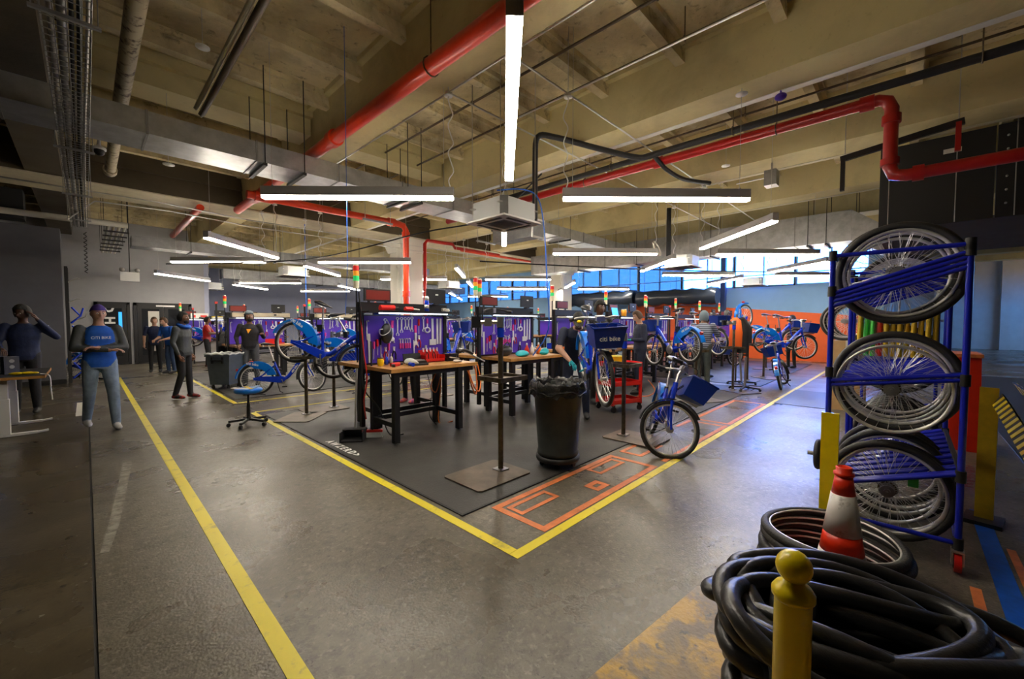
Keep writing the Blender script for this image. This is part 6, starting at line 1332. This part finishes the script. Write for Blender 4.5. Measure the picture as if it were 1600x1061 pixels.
# 7 seated/bent man in black behind the bin
person('short-haired man in black tee bending behind the wheeled bin, seen from behind', (2.75, 13.95, 0), R(60), dict(pelvis=(-.05, 0, .82), chest=(.12, 0, 1.06), neck=(.28, 0, 1.2), head=(.36, 0, 1.30), sl=(.24, .185, 1.15), sr=(.24, -.185, 1.15), el=(.3, .3, .95), er=(.3, -.3, 1.0), wl=(.5, .2, .95), wr=(.5, -.2, .95),
    hl=(-.05, .09, .8), hr=(-.05, -.09, .8), face=(1, 0, -.4)), ('blacktr', 'blacktr', 'shoered', None, 'hairblack'), 'short', 'brown', 1.05, 1.1, sleeves='short')
person('worker in red shirt reaching across at the rearmost benches', (2.85, 17.2, 0), R(-20), dict(el=(.14, .28, 1.16), er=(.14, -.28, 1.16), wl=(.36, .14, 1.14), wr=(.36, -.14, 1.14)), ('redpipe2', 'blacktr', 'shoered', None, 'hairblack'), 'short', 'brown', 1.0, 1.0, sleeves='short')
# 8 bending mechanic
t, bo, J, H_ = person('mechanic in navy short-sleeved shirt, cap and teal gloves bending over the nose-on bicycle', (5.35, 3.75, 0), R(-140),
    dict(pelvis=(-.08, 0, .93), chest=(.12, 0, 1.20), neck=(.28, 0, 1.36), head=(.38, 0, 1.45), sl=(.22, .19, 1.33), sr=(.22, -.19, 1.30), el=(.36, .26, 1.06), er=(.34, -.27, 1.06), wl=(.50, .12, .86), wr=(.52, -.12, .90),
         hl=(-.08, .09, .9), hr=(-.08, -.09, .9), kl=(.05, .13, .49), kr=(.0, -.13, .49), al=(.0, .16, .09), ar=(-.05, -.14, .09), face=(.85, .0, -.55)), ('navy', 'navy', 'black', 'teal', 'hairblack'), 'cap', 'light', 1.06, 1.14, vox=.011, sleeves='short')
obj('cap_badge', MB().sph(H_(.11, .0, .055), (.012, .035, .022), 8, 6), 'yellow', bo)
obj('beard', MB().sph(H_(.062, 0, -.075), (.04, .05, .035), 12, 8), 'hairbrown', bo)
obj('shirt_tag', MB().box((.27, .09, 1.27), (.01, .06, .015), 0, rot=(0, R(-35), 0)), 'white', bo)
# 9 navy man
person('man in full navy workwear with teal gloves standing in profile before the orange wall', (8.12, 4.05, 0), R(137),
    dict(el=(.02, .24, 1.12), er=(.02, -.25, 1.12), wl=(.26, .20, 1.12), wr=(.25, -.20, 1.10), head=(.06, 0, 1.59), face=(1, 0, -.35), al=(.05, .10, .09), ar=(-.05, -.10, .09)), ('navy', 'navy', 'black', 'teal', 'hairbrown'), 'short', 'light', 1.03, 1.1, hands=dict(l=(1, 0, 0), r=(1, 0, 0)))
# 10 striped hoodie
person('person in grey striped hoodie with hood up, back to camera', (9.75, 3.35, 0), R(10), dict(chest=(.05, 0, 1.22), neck=(.11, 0, 1.42), head=(.17, 0, 1.55), sl=(.08, .19, 1.36), sr=(.08, -.19, 1.36), el=(.18, .27, 1.15), er=(.2, -.27, 1.15), wl=(.42, .18, 1.2), wr=(.44, -.18, 1.2), face=(1, 0, -.2)),
       ('stripe', 'olive', 'shoewhite', None, 'greyhat'), 'hood', 'brown', 1.06, 1.15)
# 11-13 far right
person('person in dark clothes working beyond the striped hoodie', (11.9, 4.0, 0), R(-30), dict(chest=(.04, 0, 1.22), el=(.14, .26, 1.14), er=(.14, -.26, 1.14), wl=(.36, .16, 1.1), wr=(.36, -.16, 1.1)), ('navylt', 'blacktr', 'black', None, 'hairblack'), 'short', 'brown')
person('person in black hood standing in profile against the orange wall', (16.4, 2.75, 0), R(150), dict(el=(.04, .25, 1.12), er=(.04, -.25, 1.12), wl=(.26, .15, 1.08), wr=(.26, -.15, 1.08)), ('maroon', 'blacktr', 'black', None, 'hoodie'), 'hood', 'dark', 1.02)
person('dark-haired person seen over the handlebars behind the nose-on bicycle', (6.62, 4.12, .01), R(-120), dict(), ('hoodie', 'blacktr', 'black', None, 'hairblack'), 'curly', 'dark', 1.1)
# 14 legs behind nearest bench
person('person in black with orange trainers standing behind the nearest tool board', (4.22, 6.75, 0), R(200), dict(head=(.05, 0, 1.42), neck=(.02, 0, 1.32), chest=(0, 0, 1.14), sl=(0, .185, 1.27), sr=(0, -.185, 1.27), el=(.08, .22, 1.03), er=(.08, -.22, 1.03), wl=(.3, .12, 1.0), wr=(.3, -.12, 1.0), pelvis=(0, 0, .88), hl=(0, .09, .86), hr=(0, -.09, .86)),
       ('hoodie', 'blacktr', 'shoeorange', None, 'hairblack'), 'short', 'brown', .94)
# orange and black jacket hanging on a stand
t = thing('hanging_jacket', 'bright orange and black jacket hung on a stand before the orange wall', 'jacket', (11.25, 3.05, .86))
obj('orange_side', MB().tube([(-.05, .02, .78), (-.05, .02, .7), (-.05, 0, .4), (-.05, .02, .05)], [.05, .13, .15, .16], 14, flat=.6), 'orangejk', t); obj('black_side', MB().tube([(.08, -.08, .78), (.08, -.1, .7), (.09, -.1, .35), (.08, -.1, -.1)], [.05, .12, .15, .15], 14, flat=.6), 'blacktr', t); obj('sleeve', MB().tube([(.05, -.12, .75), (.1, -.26, .5), (.1, -.28, .15)], [.05, .06, .045], 10), 'blacktr', t)
obj('hanger_post', MB().cyl((0, 0, -.84), (0, 0, .86), .02, 8), 'brown_steel', t)
